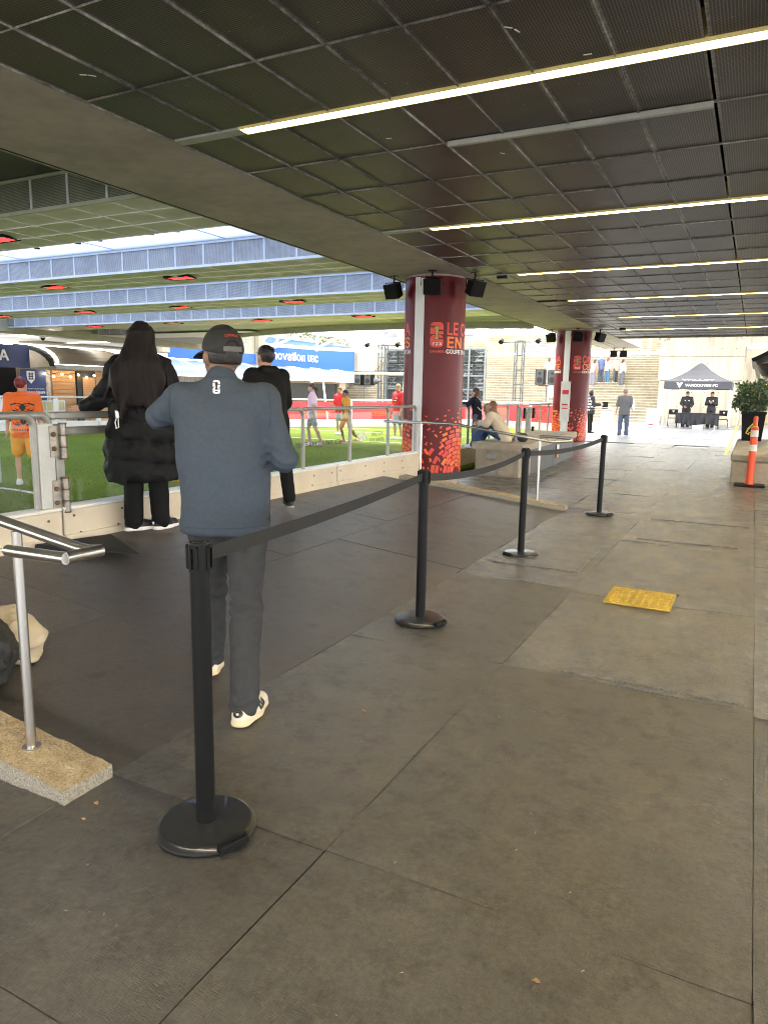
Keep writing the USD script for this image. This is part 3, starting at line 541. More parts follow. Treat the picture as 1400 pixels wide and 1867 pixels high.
obj('glass_panel', bx(-4.795, -4.785, 1.3, 3.5, .548, 1.2), m_glass, BN)
# lettering etched on the glass
m_etch = M('etched_lettering', (.10, .12, .09), .7, spec=.1); m_etch2 = M('etched_pale', (.60, .66, .60), .6)
def on_glass(m, y, z, mat, name='glass_lettering'):
    obj(name, stand(m, (-4.784, y, z), 0), mat, BN)
on_glass(text('SKATE AT YOUR OWN RISK', .058, .001, True), 7.02, .80, m_etch)
on_glass(text('BRITISH', .06, .001, False), 8.92, .86, m_etch); on_glass(text('COLUMBIA', .06, .001, False), 8.85, .765, m_etch)
sunr = unary_union([Point(0, 0).buffer(.05).intersection(sbox(-1, 0, 1, 1))]+[affinity.rotate(Polygon([(-.008, .065), (.008, .065), (.02, .15), (-.02, .15)]), a_, origin=(0, 0)) for a_ in (-72, -48, -24, 0, 24, 48, 72)])
on_glass(extr(sunr, .001), 8.62, .80, m_etch2, 'glass_emblem')
# gate
Gt = thing('rink_gate', 'grey gate with two rusty hinges in the rink boards, left of the woman', 'gate')
obj('post_plate', [rbx(-4.84, -4.75, 3.57, 3.705, .546, 1.20, .006)], M('pale_plate', (.50, .50, .47), .35, .2), Gt)
obj('post_plate', [rbx(-4.83, -4.752, 3.712, 3.79, .546, 1.19, .006)], m_rail, Gt)
obj('hoop_rail', tube([(-4.80, 2.5, 1.262), (-4.80, 3.61, 1.262)]+[tuple(q) for q in arc((-4.80, 3.61, 1.172), (0, 0, .09), (0, .09, 0), 7)][1:]+[(-4.80, 3.70, 1.15)], .03, 14), m_rail, Gt, smooth=50)
obj('top_bar', rbx(-4.83, -4.775, 3.72, 4.86, 1.225, 1.285, .012), m_rail, Gt); obj('lower_bar', rbx(-4.825, -4.78, 3.79, 4.86, 1.10, 1.165, .01), m_rail, Gt)
obj('end_post', rbx(-4.83, -4.775, 4.82, 4.87, .546, 1.26, .01), m_rail, Gt)
obj('glass_panel', bx(-4.805, -4.795, 3.8, 4.81, .548, 1.10), m_glass, Gt)
for z in (1.06, .64):
    h = obj('hinge', [cyl(-4.725, 3.765, z-.13, z+.13, .026, 12), rbx(-4.752, -4.742, 3.66, 3.76, z-.12, z+.12, .02)], M(f'hinge_steel_{int(z*100)}', (.32, .29, .25), .4, .7, .3, 30), Gt, smooth=40)
    [obj('hinge_bolt', moved(trimesh.creation.icosphere(1, .02), (-4.738, 3.69, z+q)), m_bolt, Gt) for q in (-.055, .055)]; obj('hinge_knuckle', [cyl(-4.725, 3.765, z+q, z+q+.012, .031, 12) for q in (-.14, -.05, .04, .13)], m_bolt, Gt, kind='stuff')
# ledge and rails right of the near column
L = thing('rink_ledge', 'low concrete ledge and hooped rails of the rink beyond the near column', 'rink boards')
obj('ledge', rbx(-5.45, -5.1, 11.5, 24, -.02, .40, .015), m_bench, L)
def hoop2(a, b, x=-5.32, z1=1.22, r=.028):
    obj('hoop_rail', tube([(x, a, z1), (x, b-.11, z1)]+[tuple(q) for q in arc((x, b-.11, z1-.11), (0, 0, .11), (0, .11, 0), 7)][1:]+[(x, b, .4)], r, 12), m_rail, L, smooth=50)
for a, b in ((11.6, 12.9), (12.9, 14.2), (14.2, 15.55), (15.55, 16.9), (16.9, 17.75), (18.8, 19.85), (19.85, 20.75), (20.75, 21.6), (21.6, 22.8)): hoop2(a, b)
for a, b in ((11.6, 12.85), (12.95, 14.15), (14.25, 15.5), (15.6, 16.85), (18.9, 19.8), (19.9, 20.7)): obj('glass_panel', bx(-5.325, -5.315, a, b, .41, 1.16), m_glass, L)
g2 = thing('rink_gate', 'grey gate posts with black latch hardware behind the concrete bench', 'gate')
for y in (17.85, 18.7): obj('gate_post', rbx(-5.38, -5.26, y-.07, y+.07, .40, 1.16, .01), m_rail, g2)
obj('cross_bar', tube([(-5.3, 17.9, 1.09), (-5.3, 18.7, 1.09)], .02, 8), m_steel, g2)
for y, z in ((18.0, 1.0), (18.83, 1.0), (18.83, .5)): obj('latch', [rbx(-5.25, -5.19, y-.06, y+.06, z-.14, z+.14, .02), tube([(-5.2, y-.1, z), (-5.2, y+.1, z)], .02, 8)], m_plastic, g2)

# ================================================================== far side boards along the turf edge
def far_board(k, p0, p1, label, txt=False):
    p0, p1 = np.array(p0), np.array(p1); u = (p1-p0)/np.linalg.norm(p1-p0); n = np.array([u[1], -u[0]]); L_ = np.linalg.norm(p1-p0); ang = math.degrees(math.atan2(u[1], u[0]))
    B = thing('side_board', label, 'rink board', (*p0, 0), ang, group=None)
    obj('kick_panel', bx(.01, L_-.01, -.05, .05, 0, .34), m_white, B)
    obj('upper_panel', bx(.09, L_-.09, -.03, .03, .35, 1.05), k, B)
    obj('frame', [bx(0, .08, -.04, .04, .34, 1.07), bx(L_-.08, L_, -.04, .04, .34, 1.07)], m_white, B)
    obj('rail', tube([(0, 0, 1.13), (L_, 0, 1.13)], .03, 8), m_white, B)
    obj('rail_post', [cyl(.04, 0, 1.05, 1.12, .02, 6), cyl(L_-.04, 0, 1.05, 1.12, .02, 6)], m_white, B)
    return B, L_
m_redb = M('red_board', (.62, .045, .06), .45); m_clear = m_glass
PTS = [(-6.2, 27.5), (-8.3, 29.6), (-10.8, 29.9), (-12.9, 27.9), (-14.75, 25.6), (-16.5, 23.1), (-18.2, 20.3)]
names = ['beyond the far bench end', 'behind the girl with the backpack', 'behind the blond player', 'right of the goal frame', 'behind the boys in red and orange', 'behind the girl in pink']
for i in range(6):
    B, L_ = far_board(m_redb, PTS[i+1], PTS[i], f'red advertising board with white kick panel, {names[i]}')
    if i in (2, 3, 4):
        tt = text('CELEBRATE', .16, .002, True); m = stand(tt, (L_*.3, -.032, .5), -90); obj('board_lettering', m, m_orange, B)
PL = [(-18.2, 20.3), (-19.2, 18.7), (-20.0, 17.4), (-20.6, 16.2), (-21.2, 14.7), (-21.6, 12.0)]
for i in range(5):
    B, L_ = far_board(m_glass, PL[i+1], PL[i], f'clear glazed rink board by the shopfronts, {["beside the red boards", "before the dark door", "before the timber wall", "before the blue banner", "left of the blue banner"][i]}')
    s_ = extr(affinity.scale(sunr, 2.2, 2.2, origin=(0, 0)), .002); obj('board_emblem', stand(s_, (L_*.5, -.034, .5), -90), m_etch2, B)

# ================================================================== handrails with concrete kerbs
def kerb(y0, y1, h0, label):
    k = quadbox([(-2.06, y0, -.02), (-2.06, y0, h0), (-4.45, y0, h0+.245), (-4.45, y0, -.02)], (0, y1-y0, 0))
    k.merge_vertices(); k = k.subdivide_to_size(.022); v = k.vertices; nz = (meshkit.fbm(v*16, 4, 5)-.5)*.010; n2 = (meshkit.noise(v*60, 3)-.5)*.005+nz; k.vertices = v+np.stack([n2, nz*.8, n2*.8], 1)
    t = obj('ramp_kerb', k, m_kerb, smooth=50); tag(t, label, 'kerb')
kerb(1.555, 1.775, .055, 'sandy concrete kerb carrying the steel handrail at the near left')
kerb(9.14, 9.35, .05, 'sandy concrete kerb at the foot of the near maroon column')
H = thing('handrail', 'brushed steel handrail with folded-back end on the left kerb', 'handrail')
zr = lambda x: .915-(x+2.01)*.137
obj('post', tube([(-2.385, 1.675, .07), (-2.385, 1.675, zr(-2.385)-.02)], .0185, 20), m_steel, H, smooth=50)
obj('post_flange', cyl(-2.385, 1.675, .082, .094, .034, 20), m_steel, H)
A_, B_, C_ = np.array((-1.947, 1.672, .925)), np.array((-1.965, 1.55, .921)), np.array((-2.26, 1.55, .912))
obj('rail', tube([(-4.2, 1.675, zr(-4.2)), (-3, 1.675, zr(-3)), (-2.05, 1.675, zr(-2.05)), (-2.0, 1.674, .918), tuple(A_)], .021, 20), m_steel, H, smooth=40)
obj('end_loop', tube([tuple(A_+np.array((.004, .004, .002))), tuple(B_)], .021, 20), m_steel, H, smooth=40); obj('return_rail', tube([tuple(B_+np.array((.006, -.002, 0))), tuple(C_)], .021, 20), m_steel, H, smooth=40)
obj('post', tube([(-3.8, 1.675, .2), (-3.8, 1.675, zr(-3.8)-.02)], .0185, 16), m_steel, H, smooth=50)
H = thing('handrail', 'brushed steel handrail crossing in front of the near maroon column', 'handrail')
obj('rail', tube([(-4.76, 9.25, 1.06), (-3.75, 9.25, 1.06), (-3.62, 9.25, 1.05), (-2.30, 9.25, .875), (-2.16, 9.25, .885), (-2.06, 9.28, .90)], .02, 14), m_steel, H, smooth=50)
obj('return_rail', tube([(-2.06, 9.28, .90), (-2.1, 9.5, .915), (-2.55, 9.56, .925)], .02, 14), m_steel, H, smooth=50)
for x, z0, z1 in ((-2.46, .08, .885), (-4.17, .28, 1.05)): obj('post', tube([(x, 9.25, z0), (x, 9.25, z1)], .018, 14), m_steel, H, smooth=50)

# ================================================================== crowd-control stanchions
STP = [(-1.53, 1.70), (-1.82, 4.10), (-1.81, 6.34), (-1.62, 9.10)]
SL = ['nearest black stanchion, in front of the man in blue', 'second black stanchion, standing alone on the mats past the man in blue', 'third black stanchion, near the end of the handrail kerb', 'farthest black stanchion, where the belt ends']
m_base = M('stanchion_base', (.04, .04, .04), .30, .6, .1, 30, coat=.3)
for i, (x, y) in enumerate(STP):
    S = thing('stanchion', SL[i], 'stanchion', (x, y, .004), group='black belt stanchions')
    obj('base', lathe([(0, 0), (.160, 0), (.168, .006), (.168, .014), (.158, .024), (.145, .027), (.034, .031), (0, .031)], 64), m_base, S, smooth=40)
    obj('post', lathe([(0, .03), (.0315, .03), (.0315, .90), (0, .90)], 40), m_black, S, smooth=40)
    obj('head', lathe([(0, .90), (.0335, .90), (.034, .904), (.034, .988), (.0315, .994), (.026, .994), (.025, .989), (.017, .989), (.016, .993), (0, .993)], 40), m_plastic, S, smooth=40)
    obj('cap_ring', lathe([(.0165, .9895), (.0165, .9912), (.0245, .9912), (.0245, .9895)], 32), M(f'brass_ring_{i}', (.55, .45, .25), .3, .9), S)
    for a_ in (15, 105, 195, 285):
        fr = join([bx(.033, .0405, -.013, -.009, .91, .985), bx(.033, .0405, .009, .013, .91, .985), bx(.033, .0405, -.013, .013, .978, .985), bx(.033, .0375, -.013, .013, .905, .912)])
        obj('belt_slot', moved(fr, rz=a_), m_plastic, S)
    obj('base_clip', moved(join([rbx(-.055, .055, -.182, -.150, .006, .034, .006), bx(-.05, .05, -.168, -.162, .034, .038)]), rz=(72, 75, -30, 62)[i]), m_plastic, S)
    if i < 3:
        p0 = np.array([0, 0, .947]); p1 = np.array([STP[i+1][0]-x, STP[i+1][1]-y, .95]); d = p1-p0; Ld = np.linalg.norm(d[:2]); d2 = d/Ld; n2 = np.array([-d2[1], d2[0], 0])
        a0, a1 = .038/Ld, 1-.038/Ld; N = 24; V = []
        for t in np.linspace(a0, a1, N):
            c_ = p0+d*t-np.array([0, 0, (.018, .06, .05)[i]*4*t*(1-t)]); tw = .12*math.sin(t*5+i)
            for sz in (-1, 1):
                for st in (-1, 1): V.append(c_+np.array([0, 0, sz*.0245])+n2*(st*.0009+sz*tw*.02))
        F = []
        for k in range(N-1):
            o = k*4
            for q in ((0, 1), (1, 3), (3, 2), (2, 0)): F += [[o+q[0], o+q[1], o+4+q[1]], [o+q[0], o+4+q[1], o+4+q[0]]]
        F += [[0, 2, 1], [1, 2, 3], [4*N-4, 4*N-3, 4*N-2], [4*N-3, 4*N-1, 4*N-2]]
        obj('belt', trimesh.Trimesh(V, F, process=False), m_belt, S)

# ================================================================== bench block, right block, planter, post, tile
b = thing('concrete_bench', 'long concrete bench with dark side panels, girl sitting on its end', 'bench')
q = lambda pts, z0, z1: quadbox([(x, y, z0) for x, y in pts], (0, 0, z1-z0))
obj('end_block', q([(-4.50, 12.45), (-3.63, 12.28), (-3.60, 12.95), (-4.47, 13.1)], -.02, .475), m_bench, b)
obj('side_panel', [q([(-3.61, 12.5), (-3.585, 12.5), (-3.70, 15.0), (-3.72, 15.0)], 0, .47), q([(-3.72, 15.02), (-3.70, 15.02), (-3.84, 17.5), (-3.86, 17.5)], 0, .47)], M('dark_panel', (.05, .05, .052), .5, .2, .25, 4), b)
obj('core', q([(-4.46, 12.9), (-3.63, 12.9), (-3.86, 17.5), (-4.7, 17.6)], 0, .474), m_bench, b)
obj('seat_slab', q([(-4.56, 12.40), (-3.54, 12.20), (-3.78, 17.6), (-4.78, 17.75)], .478, .60), m_bench, b)
obj('socket_box', [rbx(-4.25, -4.08, 12.36, 12.42, .31, .40, .008)], m_grey, b); obj('socket_box', [rbx(-4.22, -4.1, 12.36, 12.40, .02, .09, .01), rbx(-4.02, -3.9, 12.33, 12.37, .03, .1, .01)], m_grey, b)
obj('notice', quadbox([(-3.695, 15.3, .32), (-3.71, 15.55, .32), (-3.71, 15.55, .42), (-3.695, 15.3, .42)], (.006, 0, 0)), m_inkw, b); obj('notice', quadbox([(-3.695, 15.3, .15), (-3.71, 15.55, .15), (-3.71, 15.55, .26), (-3.695, 15.3, .26)], (.006, 0, 0)), M('notice_orange', (.6, .25, .1), .6), b)
n_ = thing('notice_stand', 'white notice on a slim stand beside the far maroon column', 'notice stand', (-4.72, 20.2, 0), 0)
obj('leg', [bx(-.10, -.06, -.02, .02, 0, .75), bx(.06, .10, -.02, .02, 0, .75)], m_stripe, n_); obj('notice_board', bx(-.13, .13, -.03, -.005, .75, 1.85), m_stripe, n_); obj('print', [bx(-.09, .09, -.034, -.0305, 1.5, 1.62), bx(-.08, .08, -.034, -.0305, 1.2, 1.24), bx(-.08, .08, -.034, -.0305, 1.1, 1.13)], m_redb, n_)
K = thing('concrete_block', 'low concrete block beside the walkway, under the potted shrub', 'concrete block')
kb = rbx(-.27, 3.2, 13.72, 19.2, -.02, .40, .02).subdivide_to_size(.3); obj('body', kb, m_bench, K); obj('cap_slab', rbx(-.29, 3.25, 13.68, 19.3, .405, .52, .02), conc('cap_concrete', (.36, .32, .25), 3, .3), K)
P = thing('planter', 'tall black square planter standing on the concrete block', 'planter', (.0, 18.45, .52)); obj('pot', hullof([(sx*a_, sy*a_, z) for sx in (-1, 1) for sy in (-1, 1) for a_, z in ((.20, 0), (.245, .62))]), m_plastic, P); obj('pot_rim', [rbx(-.26, .26, -.26, .26, .60, .66, .01)], m_black, P)
def leafball(name, c, r, n, seed, mat, stem, label, cat, squash=1.0, leaf=.055):
    rg = np.random.default_rng(seed); T = thing(name, label, cat, c); V, F = [], []
    for k in range(n):
        d = rg.normal(size=3); d /= np.linalg.norm(d); rad = r*(.55+.45*rg.random()**.5)*(1+.22*math.sin(3*d[0]+2*d[2]*3)+.12*rg.normal()); p = d*rad*np.array([1, 1, squash])
        if p[2] < -r*.75: continue
        a = d*.7+rg.normal(size=3)*.6; a /= np.linalg.norm(a); b_ = np.cross(a, rg.normal(size=3)); b_ /= np.linalg.norm(b_); l, w = leaf*(1+.5*rg.random()), leaf*.4; o = len(V)
        V += [p, p+a*l*.5+b_*w, p+a*l, p+a*l*.5-b_*w]; F += [[o, o+1, o+2], [o, o+2, o+3]]
    obj('foliage', trimesh.Trimesh(V, F, process=False), mat, T); 
    st = []
    for k in range(9):
        d = rg.normal(size=3); d[2] = abs(d[2])+.3; d /= np.linalg.norm(d); st.append(tube([(0, 0, -stem), (d[0]*r*.25, d[1]*r*.25, -stem*.35), tuple(d*r*.7)], [.018, .012, .005], 6))
    obj('stem', st, M('bark_'+name+str(seed), (.13, .09, .06), .85), T)
    return T
def leafmat(name, c):
    return MG(name, {'oi': ('geometry', {}), 'r': ('rgb_ramp', {'ramp': [(0, C3(np.array(c)*.6)), (.5, C3(c)), (1, C3(np.array(c)*1.6))]}), 'd': ('principled_bsdf', {'roughness': .45}), 't': ('translucent_bsdf', {}), 'm': ('mix_closure', {'fac': .25})},
        [('oi.random_per_island', 'r.fac'), ('r.color', 'd.base_color'), ('r.color', 't.color'), ('d.BSDF', 'm.closure1'), ('t.BSDF', 'm.closure2')], surface='m.closure')
leafball('potted_shrub', (.0, 18.45, 1.50), .37, 2300, 4, leafmat('shrub_leaf', (.20, .29, .16)), .40, 'round leafy green shrub growing in the tall black planter', 'shrub', .95, .07)
D = thing('delineator_post', 'orange delineator post with white bands in front of the concrete block', 'traffic post', (.04, 13.55, .0), 0)
obj('base', rbx(-.235, .235, -.18, .18, 0, .035, .012), m_plastic, D)
obj('tube_body', lathe([(0, .035), (.070, .035), (.060, .12), (.056, .99), (.05, 1.0), (.034, 1.02), (.034, 1.16), (.02, 1.19), (0, 1.19)], 24), m_orangeP, D, smooth=40)
for z0, z1 in ((.60, .71), (.84, .95)): obj('reflective_band', lathe([(.055, z0), (.0605, z0), (.0595, z1), (.054, z1)], 24), M(f'reflective_{int(z0*100)}', (.7, .66, .6), .35), D, smooth=40)
obj('ridge', [lathe([(.055, z), (.064, z+.006), (.064, z+.014), (.055, z+.02)], 24) for z in (.73, .96)], m_orangeP, D)
obj('yellow_tape', [tube([(-.04, -.05, 1.05), (-.10, -.06, .98), (-.13, -.05, .90), (-.08, -.05, .88)], .012, 6), tube([(-.04, -.06, 1.06), (-.12, -.07, .93), (-.05, -.06, .9)], .01, 6), tube([(-.03, -.07, 1.02), (.05, -.05, 1.0)], .01, 6)], m_ypaint, D)
T = thing('tactile_tile', 'yellow tactile warning tile set alone among the rubber mats', 'tile', (-.62, 5.38, .004))
obj('plate', rbx(-.228, .228, -.235, .235, -.002, .010, .004), m_yellow, T); [obj('stud', cyl(-.19+i*.054, -.195+j*.056, .009, .0145, .014, 8, .010), m_yellow, T) for i in range(8) for j in range(8)]
obj('edge_gap', [bx(-.2, .245, .237, .262, -.001, .004)], m_dark, T)
# ================================================================== people: smooth implicit bodies and clothes
def cap(p, a, b, ra, rb=None):
    a, b = np.array(a, float), np.array(b, float); rb = ra if rb is None else rb; d = b-a; t = np.clip((p-a)@d/max(d@d, 1e-9), 0, 1)
    return np.linalg.norm(p-a-t[:, None]*d, axis=1)-(ra+(rb-ra)*t)
def ell(p, c, r):
    q = p-np.array(c); r = np.array(r); k0 = np.linalg.norm(q/r, axis=1); k1 = np.linalg.norm(q/(r*r), axis=1); return k0*(k0-1)/np.maximum(k1, 1e-6)
def loft(p, S, lo=None, hi=None):
    S = np.array(S, float); z = p[:, 2]; cx, cy, hw, hd = (np.interp(z, S[:, 0], S[:, k]) for k in (1, 2, 3, 4))
    e = 2.4; q = (np.abs((p[:, 0]-cx)/hw)**e+np.abs((p[:, 1]-cy)/hd)**e)**(1/e); d = (q-1)*np.minimum(hw, hd)
    return smax(d, np.maximum((S[0, 0] if lo is None else lo)-z, z-(S[-1, 0] if hi is None else hi)), .02)
def smin(a, b, k): h = np.clip(.5+.5*(b-a)/k, 0, 1); return b+(a-b)*h-k*h*(1-h)
def smax(a, b, k): return -smin(-a, -b, k)
def smins(L, k):
    d = L[0]
    for q in L[1:]: d = smin(d, q, k)
    return d
def nets(f, lo, hi, h):
    """surface nets of the implicit f(points) <= 0"""
    lo, hi = np.array(lo, float)-2*h, np.array(hi, float)+2*h; n = np.ceil((hi-lo)/h).astype(int)+1
    ax = [lo[k]+h*np.arange(n[k]) for k in range(3)]; G_ = np.stack(np.meshgrid(*ax, indexing='ij'), -1).reshape(-1, 3)
    D = np.concatenate([f(G_[i:i+200000]) for i in range(0, len(G_), 200000)]).reshape(n)
    s = D < 0; cs = n-1; acc = np.zeros((*cs, 3)); cnt = np.zeros(cs)
    for axn in range(3):
        for u in (0, 1):
            for w in (0, 1):
                o = [0, 0, 0]; oth = [k for k in range(3) if k != axn]; o[oth[0]] = u; o[oth[1]] = w
                A = D[o[0]:o[0]+cs[0], o[1]:o[1]+cs[1], o[2]:o[2]+cs[2]]; o2 = o.copy(); o2[axn] += 1
                B = D[o2[0]:o2[0]+cs[0], o2[1]:o2[1]+cs[1], o2[2]:o2[2]+cs[2]]; m = (A < 0) != (B < 0)
                t = np.where(m, A/np.where(m, A-B, 1), 0); q = np.zeros((*cs, 3)); q[..., oth[0]] = u; q[..., oth[1]] = w; q[..., axn] = t
                acc += np.where(m[..., None], q, 0); cnt += m
    act = cnt > 0; idx = -np.ones(cs, int); idx[act] = np.arange(act.sum()); I = np.stack(np.nonzero(act), -1)
    V = lo+h*(I+acc[act]/cnt[act][:, None]); F = []
    for axn in range(3):
        a, b = [(1, 2), (2, 0), (0, 1)][axn]
        sl0 = [slice(1, n[k]-1) for k in range(3)]; sl0[axn] = slice(0, n[axn]-1); sl1 = sl0.copy(); sl1[axn] = slice(1, n[axn])
        S0, S1 = s[tuple(sl0)], s[tuple(sl1)]
        for flip, mm in ((False, S0 & ~S1), (True, ~S0 & S1)):
            E_ = np.stack(np.nonzero(mm), -1)
            if not len(E_): continue
            off = np.ones(3, int); off[axn] = 0; E_ = E_+off
            def at(da, db): q = E_.copy(); q[:, a] -= da; q[:, b] -= db; return idx[q[:, 0], q[:, 1], q[:, 2]]
            q0, q1, q2, q3 = at(1, 1), at(0, 1), at(0, 0), at(1, 0); Q = np.stack([q0, q1, q2, q3], 1)
            if flip: Q = Q[:, ::-1]
            F += [Q[:, [0, 1, 2]], Q[:, [0, 2, 3]]]
    return trimesh.Trimesh(V, np.vstack(F), process=False)
def smoothed(m, it=4): 
    trimesh.smoothing.filter_taubin(m, lamb=.5, nu=.52, iterations=it); return m
def Rz(a): a = RAD(a); return np.array([[math.cos(a), -math.sin(a), 0], [math.sin(a), math.cos(a), 0], [0, 0, 1]])
def Rx(a): a = RAD(a); return np.array([[1, 0, 0], [0, math.cos(a), -math.sin(a)], [0, math.sin(a), math.cos(a)]])
def unit(v): v = np.array(v, float); return v/np.linalg.norm(v)
def colour(name, c, rough=.8, bump=.3, bscale=140, var=.1, **k): return M('cloth_'+name, c, rough, 0, var, 9, bump=bump, bscale=bscale, spec=.2, **k)
m_skin = M('skin_light', (.52, .30, .21), .5, var=.08); m_skin2 = M('skin_tan', (.34, .19, .12), .5, var=.08); m_skin3 = M('skin_brown', (.20, .11, .07), .5, var=.08)
m_hairb = M('hair_black', (.012, .009, .008), .42, 0, .5, 40, bump=.6, bscale=60, stretch=(6, 6, .5)); m_hairbr = M('hair_brown', (.07, .035, .018), .45, 0, .4, 40, bump=.5, bscale=60, stretch=(6, 6, .5)); m_hairbl = M('hair_blond', (.42, .26, .10), .45, 0, .4, 40, bump=.5, bscale=60, stretch=(6, 6, .5))
m_eye = M('eye_dark', (.02, .015, .012), .2); m_lip = M('lips', (.35, .10, .08), .5)

class Person:
    """local frame: x right, y ahead, z up; sizes scale with height"""
    def __init__(s, H=1.72, wide=1.0, arms=None, legs=None, lean=0, head=(0, 0), hips=None, foot=(0, 0), elbow=None, pelvis=None, wrist=None, fat=1.0, headk=1.0):
        k = H/1.75; s.k, s.H, s.wide, s.fat, s.headk = k, H, wide, fat, headk
        arms = arms or {}; legs = legs or {}
        s.pel = np.array(pelvis if pelvis is not None else (0, 0, .945*k)); R = Rx(-lean)
        s.chest = s.pel+R@np.array([0, 0, .30*k]); s.neck = s.pel+R@np.array([0, -.012*k, .535*k]); s.headc = s.neck+R@np.array([0, .03*k, .0])+np.array([0, 0, .145*k]); s.hyaw, s.hpitch = head
        s.sh, s.el, s.wr, s.hd, s.hip, s.kn, s.an, s.fyaw = {}, {}, {}, {}, {}, {}, {}, {}
        for sd, sg in (('R', 1), ('L', -1)):
            s.sh[sd] = s.pel+R@np.array([sg*.182*k*wide, -.005*k, .475*k]); u, f_ = arms.get(sd, ((sg*.12, 0, -1), (sg*.05, .2, -1)))
            s.el[sd] = s.sh[sd]+unit(u)*.285*k; s.wr[sd] = s.el[sd]+unit(f_)*.245*k; s.hd[sd] = unit(f_)
            s.hip[sd] = s.pel+np.array([sg*.092*k*wide, 0, -.03*k]); t, c = legs.get(sd, ((sg*.03, .02, -1), (0, -.02, -1)))
            s.kn[sd] = s.hip[sd]+unit(t)*.43*k; s.an[sd] = s.kn[sd]+unit(c)*.415*k
            s.fyaw[sd] = foot[0 if sd == 'R' else 1]
    def ground(s):
        return min(s.an[q][2] for q in 'RL')-.07*s.k
    def shift(s, d):
        d = np.array(d, float)
        for n in ('pel', 'chest', 'neck', 'headc'): setattr(s, n, getattr(s, n)+d)
        for dct in (s.sh, s.el, s.wr, s.hip, s.kn, s.an):
            for q in 'RL': dct[q] = dct[q]+d
    def sections(s, g=0., fat=None):
        k, f = s.k, s.fat if fat is None else fat; p, n = s.pel, s.neck; W = s.wide
        rows = [(-.10, .155, .105), (-.02, .165, .115), (.10, .148*f, .105*f), (.22, .152*f, .108*f), (.34, .172, .115), (.44, .172, .105), (.50, .12, .078)]
        return [(p[2]+a*(n[2]-p[2])/.535, *(p[:2]+(n[:2]-p[:2])*a/.535), w*k*W+g, d*k+g) for a, w, d in rows]
    def headlocal(s, P): return (P-s.headc)@(Rz(s.hyaw)@Rx(s.hpitch))/(s.k*s.headk)
    def head(s, P):
        q = s.headlocal(P); L = [ell(q, (0, -.012, .022), (.077, .096, .098)), ell(q, (0, .028, -.055), (.055, .062, .062))]; d = smins(L, .05)
        d = smin(d, cap(q, (0, .088, .012), (0, .112, -.026), .008, .014), .02)
        d = smin(d, ell(q, (0, .085, -.062), (.024, .016, .009)), .012)
        for sg in (-1, 1): d = smin(d, ell(q, (sg*.079, -.008, -.008), (.013, .024, .034)), .008); d = smax(d, -ell(q, (sg*.032, .098, .018), (.018, .014, .012)), .012)
        return d*s.k*s.headk
    def body(s, P):
        k = s.k; d = loft(P, s.sections(-.004))
        d = smin(d, cap(P, s.neck+np.array([0, -.01, -.05])*k, s.headc+np.array([0, -.02, -.05])*k, .060*k, .053*k), .03*k); d = np.minimum(smin(d, s.head(P), .012*k), d)
        for q in 'RL':
            d = smin(d, cap(P, s.sh[q], s.el[q], .048*k, .038*k), .04*k); d = smin(d, cap(P, s.el[q], s.wr[q], .037*k, .026*k), .015*k)
            d = smin(d, cap(P, s.hip[q], s.kn[q], .076*k, .047*k), .03*k); d = smin(d, cap(P, s.kn[q]+np.array([0, -.006, 0]), s.an[q], .047*k, .034*k), .015*k)
            d = smin(d, ell(P, s.kn[q]*.62+s.an[q]*.38+np.array([0, -.012*k, 0]), (.040*k, .041*k, .11*k)), .03*k)
            f = s.fdir(q); d = smin(d, cap(P, s.an[q]+np.array([0, 0, -.03*k]), s.an[q]+f*.14*k+np.array([0, 0, -.045*k]), .034*k, .026*k), .02*k)
        return d
    def fdir(s, q): return Rz(s.fyaw[q])@np.array([0, 1., 0])
    def hands(s, P, q, curl=.5, thumb_in=None):
        k = s.k; d0 = s.hd[q]; sg = 1 if q == 'R' else -1; side = unit(np.cross(d0, [sg, 0.001, .15])); palm_n = unit(np.cross(side, d0)); w = s.wr[q]; pc = w+d0*.05*k
        d = cap(P, w, pc, .026*k, .03*k)
        for i in range(4):
            o = side*(i-1.5)*.019*k; b0 = w+d0*.085*k+o; d1 = unit(d0-palm_n*sg*curl*.6); b1 = b0+d1*(.042, .047, .044, .034)[i]*k; d2 = unit(d0-palm_n*sg*curl*1.6); b2 = b1+d2*(.036, .040, .037, .028)[i]*k
            d = smin(d, cap(P, w+d0*.03*k+o*.7, b0, .013*k, .0105*k), .008*k); d = np.minimum(d, cap(P, b0, b1, .0105*k, .009*k)); d = np.minimum(d, cap(P, b1, b2, .009*k, .0075*k))
        t0 = w+d0*.025*k-side*.022*k; t1 = t0+unit(d0*.7-side*.75)*.045*k; t2 = t1+unit(d0-side*.25)*.034*k
        d = smin(d, cap(P, t0, t1, .014*k, .0105*k), .008*k); return np.minimum(d, cap(P, t1, t2, .0105*k, .008*k))
    # clothes
    def top(s, P, sl=1.0, hem=-.12, g=.014, collar=.0, arm_g=.012, flare=0., folds=.006, freq=9., seed=1, boxy=0., trap=True):
        k = s.k; S = s.sections(g); S = [(z, cx, cy, w, d) for z, cx, cy, w, d in S]; z0 = s.pel[2]+hem*k
        S = [(z, cx, cy, max(w, boxy*k*s.wide) if z < s.neck[2]-.1*k else w, d) for z, cx, cy, w, d in S]
        bot = S[0] if hem > -.1 else (z0-.05, s.pel[0], s.pel[1], S[1][3]*(1+flare), S[1][4]*(1+flare)); S2 = [r for r in S if r[0] > z0+.03] ; S2 = [(z0-.06, bot[1], bot[2], bot[3], bot[4])]+S2
        d = loft(P, S2, z0, s.neck[2]-.02*k)
        d = smin(d, cap(P, s.neck+np.array([0, -.012, -.075])*k, s.neck+np.array([0, 0, -.02+collar])*k, .082*k, .060*k+.006), .03*k)
